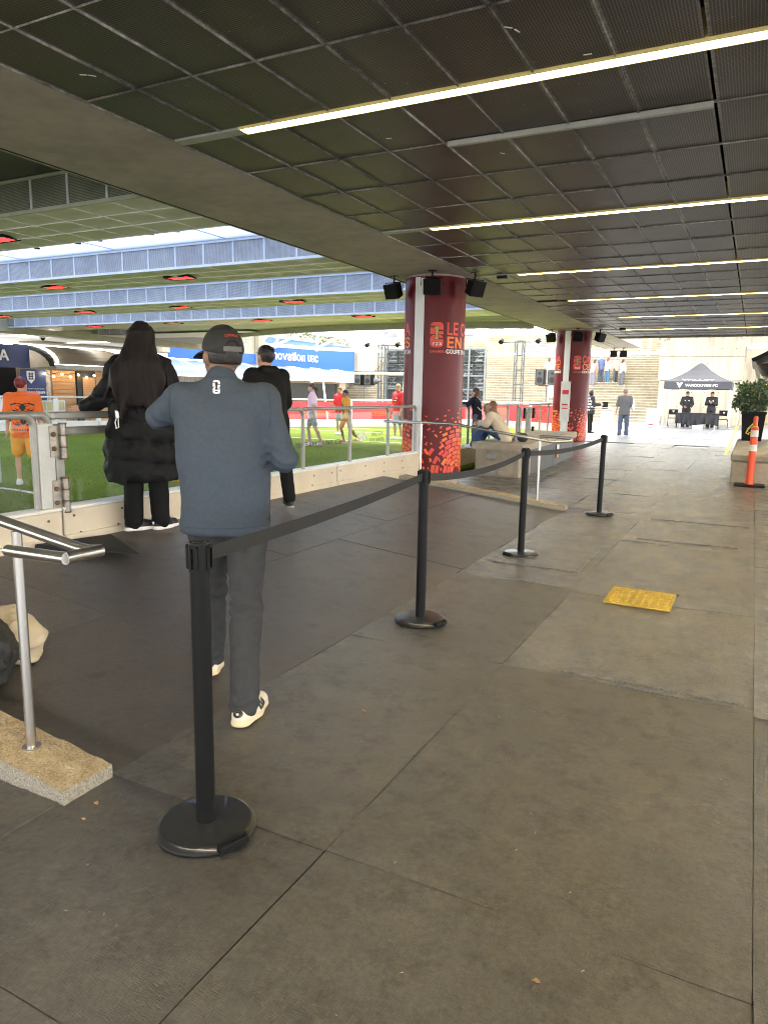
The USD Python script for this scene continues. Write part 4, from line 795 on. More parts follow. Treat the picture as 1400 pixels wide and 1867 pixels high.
        for q in 'RL':
            if trap: d = smin(d, cap(P, s.neck+np.array([0, -.005, .005])*k, s.sh[q]+np.array([0, 0, .012*k]), .052*k, .050*k), .04*k)
            d = smin(d, cap(P, s.sh[q]*.75+s.chest*.25+np.array([0, 0, .1*k*.25]), s.sh[q], .062*k+arm_g, .056*k+arm_g), .04*k)
            e = s.sh[q]+(s.el[q]-s.sh[q])*min(1, sl*2); d = smin(d, cap(P, s.sh[q], e, .055*k+arm_g, (.044 if sl > .5 else .054)*k+arm_g), .03*k)
            if sl > .5: w = s.el[q]+(s.wr[q]-s.el[q])*min(1.0, (sl-.5)*2); d = smin(d, cap(P, s.el[q], w, .043*k+arm_g, .032*k+arm_g), .012*k)
        if folds:
            n = meshkit.fbm(P*np.array([freq, freq, freq*.55]), 3, seed)-.5; d = d+n*folds*1.6
            A2 = np.stack([P[:, 0]*.8+P[:, 2]*.6, P[:, 1], P[:, 2]*.8-P[:, 0]*.6], 1)*np.array([4, 9, 15]); B2 = np.stack([P[:, 0]*.8-P[:, 2]*.6, P[:, 1], P[:, 2]*.8+P[:, 0]*.6], 1)*np.array([4, 9, 15])
            d = d-folds*.10*(np.clip(1-np.abs(meshkit.noise(A2, seed+1)-.5)*7, 0, 1)+np.clip(1-np.abs(meshkit.noise(B2, seed+2)-.5)*7, 0, 1)-.5)
            for q in 'RL':
                if sl > .6: r = np.linalg.norm(P-s.el[q], axis=1); ax = unit(s.wr[q]-s.sh[q]); d = d+folds*.55*np.sin((P-s.el[q])@ax*150/k+6*meshkit.noise(P*11, seed))*np.exp(-(r/(.10*k))**2)
        return d
    def bottom(s, P, ln=1.0, g=.012, loose=0., folds=.006, top=.08, seed=2, freq=8.):
        k = s.k; S = s.sections(g-.002); z1 = s.pel[2]+top*k; d = loft(P, S, s.pel[2]-.09*k, z1)
        for q in 'RL':
            e = s.hip[q]+(s.kn[q]-s.hip[q])*min(1, ln*2); rk = (.086+(.056-.086)*min(1, ln*2))*k+g+loose
            d = smin(d, cap(P, s.hip[q], e, .088*k+g+loose*.3, rk), .025*k)
            if ln > .5: a = s.kn[q]+(s.an[q]-s.kn[q])*min(1.04, (ln-.5)*2); d = smin(d, cap(P, s.kn[q], a, rk, .047*k+g+loose*1.15), .02*k)
        if folds:
            d = d+(meshkit.fbm(P*np.array([freq, freq, freq*.8]), 3, seed)-.5)*2*folds
            A2 = np.stack([P[:, 0]*.8+P[:, 2]*.45, P[:, 1], P[:, 2]*.9-P[:, 0]*.5], 1)*np.array([5, 8, 17]); d = d-folds*.45*np.clip(1-np.abs(meshkit.noise(A2, seed+1)-.5)*7, 0, 1)
            if ln > .6:
                for q in 'RL':
                    for c_, amp, wd in ((s.kn[q], .28, .11), (s.an[q], .40, .08)):
                        r = np.abs(P[:, 2]-c_[2]); d = d+folds*amp*np.sin(P[:, 2]*105/k+11*meshkit.noise(P*9, seed+3)+P[:, 0]*25)*np.exp(-(r/(wd*k))**2)
        return d
    def shoe(s, P, q, g=.0, flat=1):
        k = s.k; f = s.fdir(q); a = s.an[q]; z = a[2]-.07*k; h = a.copy(); h[2] = z+.036*k; heel = h-f*.035*k; toe = h+f*.165*k+np.array([0, 0, -.008*k])
        d = smin(cap(P, heel, h+f*.06*k, .038*k+g, .045*k+g), cap(P, h+f*.06*k, toe, .045*k+g, .034*k+g), .03*k); d = smin(d, cap(P, h+np.array([0, 0, .0]), a+np.array([0, 0, .01*k]), .042*k+g, .040*k+g), .02*k)
        return smax(d, z-P[:, 2], .008*k)
    def sole(s, P, q):
        k = s.k; f = s.fdir(q); h = s.an[q].copy(); h[2] -= .07*k; d = smin(cap(P, h-f*.036*k, h+f*.06*k, .044*k, .051*k), cap(P, h+f*.06*k, h+f*.168*k, .051*k, .038*k), .03*k); return smax(smax(d, h[2]-P[:, 2], .004), P[:, 2]-h[2]-.026*k, .006)
    def bounds(s, pad=.16):
        A = np.array([s.pel, s.neck, s.headc]+[d[q] for d in (s.sh, s.el, s.wr, s.kn, s.an) for q in 'RL']); return A.min(0)-pad*max(s.k, .8), A.max(0)+pad*max(s.k, .8)
    def hair(s, P, style='short', seed=5):
        q = s.headlocal(P); d = ell(q, (0, -.018, .032), (.087, .104, .104)); cut = q[:, 1]*.9-.045-(q[:, 2]-.04)*.9   # front hairline
        low = -.052-q[:, 2]-.0
        if style == 'short': d = smax(smax(d, cut, .015), low, .012)
        else:
            d = smax(d, cut, .015)
            if style == 'bob': d = smax(smin(d, ell(q, (0, -.03, -.02), (.09, .095, .12)), .02), q[:, 1]-.04+.3*np.minimum(q[:, 2], 0), .012)
            if style == 'pony': d = smax(d, low, .012); d = smin(d, cap(q, (0, -.105, .03), (0, -.15, -.03), .026, .03), .02); d = smin(d, cap(q, (0, -.15, -.03), (0, -.125, -.36), .03, .012), .03)
            if style == 'long': d = smin(d, cap(q, (0, -.06, -.05), (0, -.10, -.33), .082, .07), .04); d = smax(d, q[:, 1]-.055+.25*np.minimum(q[:, 2]+.02, 0), .015); d = smax(d, -.40-q[:, 2], .03)
        d = d+(meshkit.fbm(q*np.array([60, 60, 14]), 2, seed)-.5)*.018+(meshkit.noise(q*np.array([22, 22, 9]), seed)-.5)*.012
        return d*s.k*s.headk
def person(name_label, P, loc, rz, outfit, skin=m_skin, h=.016, group=None, ground=True, face=True, hands=None, hh=None):
    """builds the figure: body (one mesh) with clothing and hair as children"""
    if ground: P.shift((0, 0, -P.ground()))
    T = thing('person', name_label, 'person', loc, rz, group); lo, hi = P.bounds()
    b = nets(P.body, lo, hi, h*1.05); ms = [smoothed(b, 2)]
    for q in 'RL':
        if outfit.get('nohands'): continue
        c = P.wr[q]; ms.append(nets(lambda X: P.hands(X, q, outfit.get('curl', .5)), c-.2*P.k, c+.2*P.k, hh or max(.0052, h*.4)))
    obj('body', join(ms), skin, T, smooth=True)
    for key, nm, fn in (('bottom', 'trousers', P.bottom), ('top', 'top', P.top)):
        if key in outfit:
            mat, kw = outfit[key][0], dict(outfit[key][1]); nm = kw.pop('name', nm); m = nets(lambda X: fn(X, **kw), lo, hi, h); obj(nm, smoothed(m, 1), mat, T, smooth=True)
    if 'shoe' in outfit:
        for q in 'RL':
            c = P.an[q]; S = obj('shoe', nets(lambda X: P.shoe(X, q), c-.26*P.k, c+.26*P.k, h*.7), outfit['shoe'], T, smooth=True)
            obj('sole', nets(lambda X: P.sole(X, q), c-.26*P.k, c+.26*P.k, h*.7), outfit.get('sole', m_white), S, smooth=True)
    if 'hair' in outfit:
        mat, st = outfit['hair']; c = P.headc; obj('hair', nets(lambda X: P.hair(X, st), c-np.array([.16, .24, .56])*P.k, c+np.array([.16, .2, .2])*P.k, h*.6), mat, T, smooth=True)
    if face:
        M3 = (Rz(P.hyaw)@Rx(P.hpitch)); e = []
        for sg in (-1, 1): e.append(moved(trimesh.creation.icosphere(1, .011*P.k), P.headc+P.k*P.headk*(M3@np.array([sg*.032, .082, .018]))))
        obj('eye', e[0], m_eye, T, smooth=True); obj('eye', e[1], m_eye, T, smooth=True)
        v = trimesh.creation.icosphere(2, 1.0); v.vertices = P.headc+(v.vertices*np.array([.021, .012, .006])+np.array([0, .092, -.062]))@M3.T*P.k*P.headk; obj('mouth', v, m_lip, T, smooth=True)
        br = [];
        for sg in (-1, 1): v = trimesh.creation.icosphere(1, 1.0); v.vertices = P.headc+(v.vertices*np.array([.02, .008, .005])+np.array([sg*.033, .088, .038]))@M3.T*P.k*P.headk; obj('brow', v, outfit.get('brow', m_hairbr), T, smooth=True)
    return T
def press(m, sdf, d0, push=.0015):
    """lays flat lettering (x right, z up, seen from behind) on the back of a garment: moves every vertex along +y until it meets the surface"""
    v = m.vertices.copy(); q = np.stack([v[:, 0], np.full(len(v), d0), v[:, 1]], 1)
    for _ in range(40): q[:, 1] += np.clip(sdf(q), -.05, .05)*.8
    q[:, 1] -= push+v[:, 2]; m = m.copy(); m.vertices = q; return m
# ================================================================== the people
V3 = lambda *a: np.array(a, float)
# --- man in blue, walking away
P = Person(1.755, wide=1.10, fat=1.14, head=(27, 2), headk=1.0)
P.shift((-.03, .04, -.01))
P.neck = V3(-.038, .055, 1.475); P.headc = V3(-.036, .10, 1.622)
P.sh = {'R': V3(.15, .03, 1.435), 'L': V3(-.215, .045, 1.432)}
P.el = {'R': V3(.238, -.03, 1.175), 'L': V3(-.325, .13, 1.352)}; P.wr = {'R': V3(.145, .19, 1.165), 'L': V3(-.20, .345, 1.43)}
P.hd = {'R': unit((-.5, .8, .05)), 'L': unit((.35, .9, .3))}
P.hip = {'R': V3(.065, .04, .91), 'L': V3(-.115, .05, .91)}; P.kn = {'R': V3(.055, -.015, .51), 'L': V3(-.115, .235, .52)}; P.an = {'R': V3(.045, -.165, .078), 'L': V3(-.135, .36, .112)}
P.fyaw = {'R': -24, 'L': -2}
m_bluetop = M('cloth_blue_pullover', (.056, .070, .092), .82, 0, .10, 60, bump=.15, bscale=420, spec=.2)
m_trouser = M('cloth_grey_trousers', (.046, .046, .047), .9, 0, .14, 22, bump=.25, bscale=380, spec=.15)
m_shoe = M('shoe_cream', (.66, .60, .47), .55, 0, .06, 20)
mt_args = dict(g=.016, hem=-.105, flare=.075, collar=.068, arm_g=.011, folds=.0135, freq=7., seed=4, name='pullover')
man = person('man in blue-grey pullover and black cap walking away, nearest the camera', P, (-2.05, 2.5, .0), 37, {'bottom': (m_trouser, dict(g=.010, loose=.006, folds=.009, seed=8, freq=9, top=-.03)), 'top': (m_bluetop, mt_args), 'curl': .9, 'nohands': False}, m_skin3, h=.0115, ground=False, face=True, hh=.005)
kw = {k: v for k, v in mt_args.items() if k != 'name'}
topf = lambda X: P.top(X, **kw)
hs, hb = [], None
hairf = lambda X: smax(smax(P.k*ell(P.headlocal(X), (0, -.016, .016), (.0815, .099, .10)), (lambda q: q[:, 1]*.8-.02-(q[:, 2])*.25)(P.headlocal(X)), .01), (lambda q: -.034-q[:, 2])(P.headlocal(X)), .01)+(meshkit.fbm(X*150, 2, 3)-.5)*.006
obj('hair', nets(hairf, P.headc-.16, P.headc+.16, .006), m_hairb, man, smooth=True)
# shoes with soles, heel patches
for q in 'RL':
    c = P.an[q]; S = obj('shoe', smoothed(nets(lambda X: P.shoe(X, q, .004), c-.26, c+.26, .006), 2), m_shoe, man, smooth=True)
    obj('sole', smoothed(nets(lambda X: P.sole(X, q)-.003, c-.26, c+.26, .006), 1), M('sole_gum_'+q, (.62, .50, .31), .6), S, smooth=True)
    f = P.fdir(q); r_ = np.array([f[1], -f[0], 0]); ctr = c-f*.079+V3(0, 0, -.012)
    o1 = []; 
    for (w0, w1, mt_, nm) in ((.023, .018, m_ink, 'heel_ring'), (.0165, .008, m_ink, 'heel_ring')):
        g = Point(0, 0).buffer(w0, 16).difference(Point(0, 0).buffer(w1, 16)); g = affinity.scale(g, 1, .62, origin=(0, 0)); m = extr(g, .002)
        m = m.subdivide_to_size(.01); v = m.vertices; q3 = ctr+np.outer(v[:, 0], r_)+np.outer(v[:, 1], [0, 0, 1]); q3 = q3-f*.04
        fs = lambda X: P.shoe(X, q, .004)
        for _ in range(30): q3 = q3+f*np.clip(fs(q3), -.02, .02)[:, None]*.8
        m.vertices = q3-np.outer(.0012+v[:, 2], f); o1.append(m)
    obj('heel_ring', o1, m_ink, S)
    sd = 1 if q == 'R' else -1; st = []
    for i in range(4):
        y0 = .035+i*.02; pts = [(y0, .072), (y0+.008, .072), (y0+.028, .035), (y0+.012, .035)]; g = Polygon([(a, b-.07) for a, b in pts]); m = extr(g, .002).subdivide_to_size(.008); v = m.vertices
        for side in (r_,):
            q3 = c+np.outer(v[:, 0], f)+np.outer(v[:, 1], [0, 0, 1])+side*.075+V3(0, 0, .0)
            for _ in range(30): q3 = q3-side*np.clip(fs(q3), -.02, .02)[:, None]*.8
            m2 = m.copy(); m2.vertices = q3+np.outer(.0012+v[:, 2], side); st.append(m2)
    obj('side_stripes', st, m_ink, S)
    ca = P.an[q]; obj('sock', nets(lambda X: cap(X, ca+V3(0, 0, -.01), ca+V3(0, 0, .035), .040), ca-.1, ca+.12, .008), m_white, S, smooth=True)
# emblem on the back
a, b = emblem_meshes(.058, .05); a = a.subdivide_to_size(.008); b = b.subdivide_to_size(.008)
for m in (a, b): m.apply_translation([-.071, 1.458, 0])
obj('back_emblem', press(a, topf, -.32), m_inkw, man); obj('back_emblem_cup', press(b, topf, -.32, .001), m_ink, man)
# collar zip seam and shoulder seams
def seam(pts2, f, r=.0022):
    q = np.array([(x, -.4, z) for x, z in pts2]); 
    for _ in range(40): q[:, 1] += np.clip(f(q), -.05, .05)*.8
    return tube(q-np.array([0, .0008, 0]), r, 5)
m_seam = M('seam_dark_blue', (.03, .05, .08), .8)
obj('seam', [seam([(-.105+.012*i, 1.525+.006*math.sin(i*.3)) for i in range(12)], topf), seam([(-.255-.004*math.sin(t*3), 1.46-.15*t) for t in np.linspace(0, 1, 12)], topf), seam([(.165+.010*math.sin(t*3), 1.47-.16*t) for t in np.linspace(0, 1, 12)], topf), seam([(-.205+.36*t, .878-.004*math.sin(t*3.1)) for t in np.linspace(.02, .98, 24)], topf)], m_seam, man)
# cap worn forwards, strap opening at the back
HM = Rz(P.hyaw)@Rx(P.hpitch); H2W = lambda q: P.headc+np.asarray(q)@HM.T
def capf(X):
    q = P.headlocal(X); d = ell(q, (0, -.012, .028), (.089, .108, .112)); d = smax(d, .022-q[:, 2]+.12*q[:, 1], .006)
    return smax(d, -ell(q, (0, -.13, .03), (.036, .06, .042)), .004)
m_cap = M('cap_black', (.016, .016, .017), .8, bump=.2, bscale=300)
cp = obj('cap', smoothed(nets(capf, P.headc-.17, P.headc+.18, .006), 2), m_cap, man, smooth=True)
br = trimesh.creation.icosphere(3, 1.0); v = br.vertices*np.array([.078, .105, .006]); v[:, 1] += .115; v[:, 2] += .03-.9*(v[:, 0]**2)*4-.35*np.maximum(v[:, 1]-.1, 0); br.vertices = H2W(v); obj('brim', br, m_cap, man, smooth=True)
ang = np.linspace(-.48, .48, 9); stp = []
sv = np.array([[.093*math.sin(t), -.012-.113*math.cos(t), z] for t in ang for z in (.022, .044)]); sf = [[2*i, 2*i+2, 2*i+3] for i in range(8)]+[[2*i, 2*i+3, 2*i+1] for i in range(8)]
obj('strap', trimesh.Trimesh(H2W(sv), sf, process=False), M('strap_grey', (.12, .11, .105), .6), man)
tw = text('CANADA', .0105, .0012, True, center=True).subdivide_to_size(.01); v = tw.vertices.copy(); q = np.stack([v[:, 0], np.full(len(v), -.2), v[:, 1]+.087-6.0*v[:, 0]**2], 1)
cf = lambda Y_: ell(Y_, (0, -.012, .028), (.089, .108, .112))
for _ in range(40): q[:, 1] += np.clip(cf(q), -.05, .05)*.8
q[:, 1] -= .002+v[:, 2]; tw.vertices = H2W(q); obj('cap_lettering', tw, M('thread_red', (.45, .05, .035), .7), man)

# --- woman in the long black puffer coat
W = Person(1.70, wide=.95, head=(18, 0), legs={'R': ((.03, .0, -1), (.02, -.05, -1)), 'L': ((-.03, .02, -1), (-.03, 0, -1))}, foot=(-55, -80))
W.shift((-.06, 0, .012)); W.el['L'] = V3(-.34, .10, 1.13); W.wr['L'] = V3(-.47, .24, 1.03); W.hd['L'] = unit((-.6, .7, -.25)); W.el['R'] = V3(.185, .06, 1.10); W.wr['R'] = V3(.06, .27, 1.06); W.hd['R'] = unit((-.6, .8, 0))
W.sh = {'R': V3(.12, 0, 1.36), 'L': V3(-.245, .0, 1.36)}
m_puffer = M('cloth_black_puffer', (.007, .007, .0075), .6, 0, .1, 20, bump=.25, bscale=55, spec=.15)
m_blackcl = colour('black_trousers', (.006, .006, .006))
def coat(X):
    z = X[:, 2]; d = loft(X, [(.36, -.075, .0, .285, .20), (.46, -.075, 0, .30, .215), (.80, -.075, 0, .285, .20), (1.05, -.07, 0, .245, .165), (1.25, -.065, 0, .225, .145), (1.40, -.062, 0, .17, .115), (1.50, -.06, 0, .10, .09)], .43+0*z[0], 1.47)
    for q in 'RL':
        d = smin(d, cap(X, W.sh[q], W.el[q], .088, .078), .05); d = smin(d, cap(X, W.el[q], W.wr[q]-.02*W.hd[q], .075, .058), .03)
    band = np.abs(np.sin(math.pi*(z-.43)/.165+.5*np.sin(X[:, 0]*5+1)+.5*(meshkit.noise(X*np.array([5, 5, 1.5]), 9)-.5)))**.6
    arm = np.linalg.norm(X[:, :2]-np.array([-.07, 0]), axis=1)
    pk = np.sin(X[:, 0]*38+X[:, 1]*30+4*meshkit.noise(X*6, 2))*.007*(1-band)*2
    return d-.020*(band-.5)*np.clip(1.25-.75*np.clip((z-.85)/.45, 0, 1), .45, 1)+pk+(meshkit.fbm(X*np.array([11, 11, 8]), 4, 6)-.5)*.042
wom = person('woman with very long dark hair in a long black puffer coat at the rink gate', W, (-4.46, 4.42, .285), 58, {'bottom': (m_blackcl, dict(g=.010, loose=.018, seed=3, folds=.006))}, m_skin, h=.015, ground=False, hh=.006)
obj('puffer_coat', nets(coat, (-.62, -.45, .36), (.36, .45, 1.58), .0125), m_puffer, wom, smooth=True)
_rl = random.Random(9); LK = []
for i in range(26):
    t = i/25; x0_ = -.27+.31*t; LK.append(((x0_*.8-.02, -.13+_rl.uniform(-.02, .02), 1.42), (x0_*1.12-.01+_rl.uniform(-.025, .025), -.175+_rl.uniform(-.02, .02), 1.22), (x0_*1.2+_rl.uniform(-.04, .03), -.17+_rl.uniform(-.03, .03), _rl.uniform(.93, 1.10)), _rl.uniform(.022, .036)))
LK += [((-.20, -.06, 1.45), (-.29, -.09, 1.30), (-.36, -.02, 1.12), .034), ((-.21, -.09, 1.42), (-.31, -.12, 1.26), (-.39, -.04, 1.06), .028), ((.03, -.08, 1.45), (.11, -.12, 1.28), (.13, -.14, 1.12), .034)]
def locks(X):
    d = np.full(len(X), 9.0)
    for a_, b_, c_, r_ in LK: d = np.minimum(d, cap(X, a_, b_, r_, r_*.9)); d = np.minimum(d, cap(X, b_, c_, r_*.9, .006))
    return d
def whair(X):
    q = W.headlocal(X); d = ell(q, (0, -.018, .032), (.098, .118, .112)); d = smax(d, q[:, 1]*.9-.05-(q[:, 2]-.04)*.9, .015)
    s = loft(X, [(1.02, -.125, -.16, .10, .05), (1.12, -.13, -.165, .165, .06), (1.25, -.125, -.165, .215, .075), (1.40, -.105, -.13, .185, .095), (1.52, -.085, -.07, .125, .10), (1.62, -.075, -.03, .095, .09)], 1.04, 1.64)
    d = smin(d, s, .05); d = smin(d, locks(X), .018); st = meshkit.noise(np.stack([X[:, 0]*48+2*np.sin(X[:, 2]*6), X[:, 1]*30, X[:, 2]*2.2], 1), 4); s2 = meshkit.noise(np.stack([X[:, 0]*14+1.5*np.sin(X[:, 2]*4), X[:, 1]*10, X[:, 2]*3], 1), 8)
    return d+(st-.5)*.022+(s2-.5)*.035*(X[:, 2] < 1.5)
m_whair = M('hair_dark_long', (.008, .004, .003), .5, 0, .5, 30, bump=.7, bscale=70, stretch=(8, 8, .4), spec=.25)
obj('hair', nets(whair, (-.42, -.36, .96), (.2, .2, 1.80), .0105), m_whair, wom, smooth=True)
for q in 'RL':
    c = W.an[q]; S = obj('shoe', nets(lambda X: W.shoe(X, q, .006), c-.27, c+.27, .009), m_ink, wom, smooth=True)
    obj('sole', nets(lambda X: smax(W.sole(X, q)-.006, W.an[q][2]-.07*W.k+.0-X[:, 2]-.012, .003), c-.27, c+.27, .009), M('sole_white_'+q, (.75, .70, .70), .6), S, smooth=True)
    stx = extr(Polygon([(.016*(1 if i % 2 == 0 else .42)*math.sin(i*math.pi/5), .016*(1 if i % 2 == 0 else .42)*math.cos(i*math.pi/5)) for i in range(10)]), .002); f = W.fdir(q)
    bk = moved(stx, (0, 0, 0)); v = bk.vertices; r_ = np.array([f[1], -f[0], 0]); bk.vertices = c-f*.092+V3(0, 0, -.012)+np.outer(v[:, 0], r_)+np.outer(v[:, 1], [0, 0, 1])-np.outer(v[:, 2], f); obj('heel_star', bk, m_inkw, S)
pk = obj('water_bottle_loop', [tube([(-.29, -.12, .97), (-.315, -.16, .92), (-.31, -.17, .87), (-.29, -.16, .88), (-.285, -.13, .95)], .005, 6)], m_inkw, wom); obj('flask_cap', cyl(-.285, -.125, .955, 1.01, .022, 12), m_steel, wom)

# --- boy in black at the rail
B = Person(1.66, wide=.98, lean=13, head=(6, 8), arms={'R': ((.22, .05, -1), (-.1, .75, -.5)), 'L': ((-.15, .4, -.9), (.1, .8, -.2))}, legs={'R': ((.10, -.10, -1), (.05, -.14, -1)), 'L': ((-.10, .22, -1), (-.03, -.02, -1))}, foot=(-15, 10))
m_blackk = colour('black_fleece', (.008, .008, .0085))
boy = person('person in black top and trousers leaning at the rink rail behind the man in blue', B, (-4.33, 5.93, .285), 66, {'top': (m_blackk, dict(g=.03, hem=-.22, collar=.01, arm_g=.028, folds=.008, name='pullover')), 'bottom': (m_blackcl, dict(g=.012, loose=.006, ln=.965)), 'hair': (m_hairb, 'short'), 'shoe': m_ink, 'sole': m_grey}, m_skin, h=.015)
obj('hood', nets(lambda X: cap(X, B.neck+V3(.05, -.07, -.0), B.neck+V3(-.05, -.07, -.0), .055)+(meshkit.fbm(X*14, 2)-.5)*.02, B.neck-.2, B.neck+.2, .012), m_blackk, boy, smooth=True)
obj('lanyard', tube([(B.neck+V3(*a_)).tolist() for a_ in ((-.075, .02, .035), (-.05, -.055, .04), (.0, -.078, .042), (.05, -.055, .04), (.075, .02, .035))], .006, 6), m_red, boy)

# --- players on the turf
m_orj = M('jersey_orange', (.86, .15, .015), .7, 0, .05, 6); m_gold_ = M('jersey_gold', (.75, .33, .03), .7, 0, .08, 6); m_redj = M('jersey_red', (.66, .02, .03), .7, 0, .05); m_pinkj = M('jersey_pink', (.82, .55, .66), .7, 0, .05); m_greyjean = colour('grey_shorts', (.30, .31, .33)); m_shoew = M('shoe_white', (.75, .74, .76), .5)
Q = Person(1.56, arms={'R': ((.15, -.05, -1), (.10, .12, -1)), 'L': ((-.15, .1, -1), (-.1, .4, -1))}, legs={'R': ((.06, -.12, -1), (.10, -.22, -1)), 'L': ((-.05, .25, -1), (-.02, -.05, -1))}, head=(-40, 0), foot=(-45, 0))
oj = person('player with dyed red hair in orange jersey with black swirls, back to the fence', Q, (-9.32, 6.78, .05), 52, {'top': (m_orj, dict(sl=.42, hem=-.16, g=.03, arm_g=.03, name='jersey', boxy=.15)), 'bottom': (m_gold_, dict(ln=.42, g=.02, loose=.015, name='shorts')), 'hair': (M('hair_dyed_red', (.22, .02, .02), .5, 0, .9, 12), 'short'), 'shoe': m_shoew}, m_skin, h=.015)
jf = lambda X: Q.top(X, sl=.42, hem=-.16, g=.03, arm_g=.03, boxy=.15)
pat = []
for (cx, cz, sx) in ((-.055, 1.12, -1), (.055, 1.12, 1), (-.05, .93, -1), (.05, .93, 1)):
    for rr_, w_ in ((.072, .026), (.036, .020)):
        g = Point(0, 0).buffer(rr_, 16).difference(affinity.translate(Point(0, 0).buffer(rr_-w_*.6, 16), sx*w_*.5, .004)).difference(sbox(-.02*sx-.02, -.2, -.02*sx+.02, -rr_*.4)); pat.append(affinity.translate(affinity.scale(g, 1.25, .9, origin=(0, 0)), cx, cz))
    pat.append(affinity.translate(Polygon([(sx*.02, .05), (sx*.1, .03), (sx*.105, .045), (sx*.02, .075)]), cx, cz)); pat.append(affinity.translate(Polygon([(-.03*sx, -.06), (sx*.08, -.045), (sx*.06, -.03), (-.02*sx, -.045)]), cx, cz))
pat += [Polygon([(-.17+.034*i, .80), (-.153+.034*i, .825), (-.136+.034*i, .80)]) for i in range(10)]
pm = extr(unary_union(pat).intersection(sbox(-.19, .7, .19, 1.3)), .001).subdivide_to_size(.02); obj('jersey_pattern', press(pm, jf, -.4, .003), m_ink, oj)
Q = Person(1.64, arms={'R': ((.12, -.1, -1), (.05, .15, -1)), 'L': ((-.1, -.25, -1), (-.1, .3, -1))}, legs={'R': ((.06, .30, -1), (0, -.15, -1)), 'L': ((-.06, -.26, -1), (0, -.45, -1))}, wide=.88, foot=(0, 0))
pk = person('girl in pale pink jersey with a long dark ponytail walking on the turf', Q, (-10.2, 15.72, .05), 118, {'top': (m_pinkj, dict(sl=.4, hem=-.17, g=.02, arm_g=.022, name='jersey')), 'bottom': (m_greyjean, dict(ln=.34, g=.006, loose=.008, name='shorts')), 'hair': (m_hairbr, 'pony'), 'shoe': m_pinkj}, m_skin, h=.018)
Q = Person(1.56, arms={'R': ((.15, .05, -1), (0, .3, -1)), 'L': ((-.2, .05, -1), (0, .4, -1))}, legs={'R': ((.03, .0, -1), (0, -.05, -1)), 'L': ((-.03, .02, -1), (0, -.08, -1))}, wide=.9)
rd = person('boy in red jersey standing behind the boy in orange on the turf', Q, (-12.25, 20.55, .05), 172, {'top': (m_redj, dict(sl=.42, hem=-.15, g=.022, arm_g=.024, name='jersey')), 'bottom': (m_greyjean, dict(ln=.42, g=.006, loose=.014, name='shorts')), 'hair': (m_hairbr, 'short'), 'shoe': m_shoew}, m_skin2, h=.02)
Q = Person(1.52, lean=6, arms={'R': ((.2, -.5, -.8), (0, .8, -.2)), 'L': ((-.2, .4, -.9), (0, .9, .1))}, legs={'R': ((.06, .45, -1), (0, -.30, -1)), 'L': ((-.06, -.20, -1), (0, -.85, -1))}, wide=.92)
ob = person('boy in golden orange kit running on the turf beside the boy in red', Q, (-10.1, 17.35, .05), 140, {'top': (m_gold_, dict(sl=.42, hem=-.15, g=.026, arm_g=.026, name='jersey')), 'bottom': (M('shorts_gold', (.72, .30, .05), .7), dict(ln=.40, g=.006, loose=.012, name='shorts')), 'hair': (m_hairb, 'short'), 'shoe': M('shoe_orange', (.75, .2, .12), .5)}, m_skin2, h=.019)
gf = lambda X: Q.top(X, sl=.42, hem=-.15, g=.026, arm_g=.026)
def chest(m, sdf, x0=0, z0=0):
    m = m.subdivide_to_size(.02); v = m.vertices.copy(); q = np.stack([-(v[:, 0]+x0), np.full(len(v), .4), v[:, 1]+z0], 1)
    for _ in range(40): q[:, 1] -= np.clip(sdf(q), -.05, .05)*.8
    q[:, 1] += .003+v[:, 2]; m.vertices = q; return m
sw = unary_union([affinity.rotate(affinity.scale(Point(0, 0).buffer(.06).difference(Point(.01, .008).buffer(.042)), 1.2, .7), k*50, origin=(0, 0)) for k in range(4)])
obj('jersey_pattern', [chest(extr(sw, .001), gf, 0, 1.02), chest(extr(sw, .001), gf, 0, .86)], m_ink, ob)
Q = Person(1.68, arms={'R': ((.2, .02, -1), (.05, .25, -1)), 'L': ((-.2, .05, -1), (-.05, .3, -1))}, legs={'R': ((.08, .08, -1), (.1, -.12, -1)), 'L': ((-.1, .03, -1), (-.12, -.1, -1))}, head=(25, -8))
bl = person('blond boy in red jersey standing on the turf just left of the maroon column', Q, (-9.62, 19.6, .05), 150, {'top': (m_redj, dict(sl=.42, hem=-.16, g=.024, arm_g=.026, name='jersey')), 'bottom': (colour('dark_shorts', (.16, .17, .19)), dict(ln=.46, g=.008, loose=.014, name='shorts')), 'hair': (m_hairbl, 'short'), 'shoe': m_shoew, 'brow': m_hairbl}, m_skin, h=.018)
bf = lambda X: Q.top(X, sl=.42, hem=-.16, g=.024, arm_g=.026)
obj('jersey_band', chest(extr(sbox(-.085, 0, .085, .022), .001), bf, 0, 1.17), m_inkw, bl); obj('jersey_crest', chest(extr(Polygon([(-.02, -.03), (.025, -.03), (.012, .0), (.0, .035), (-.01, .0)]), .001), bf, .075, 1.26), m_inkw, bl)

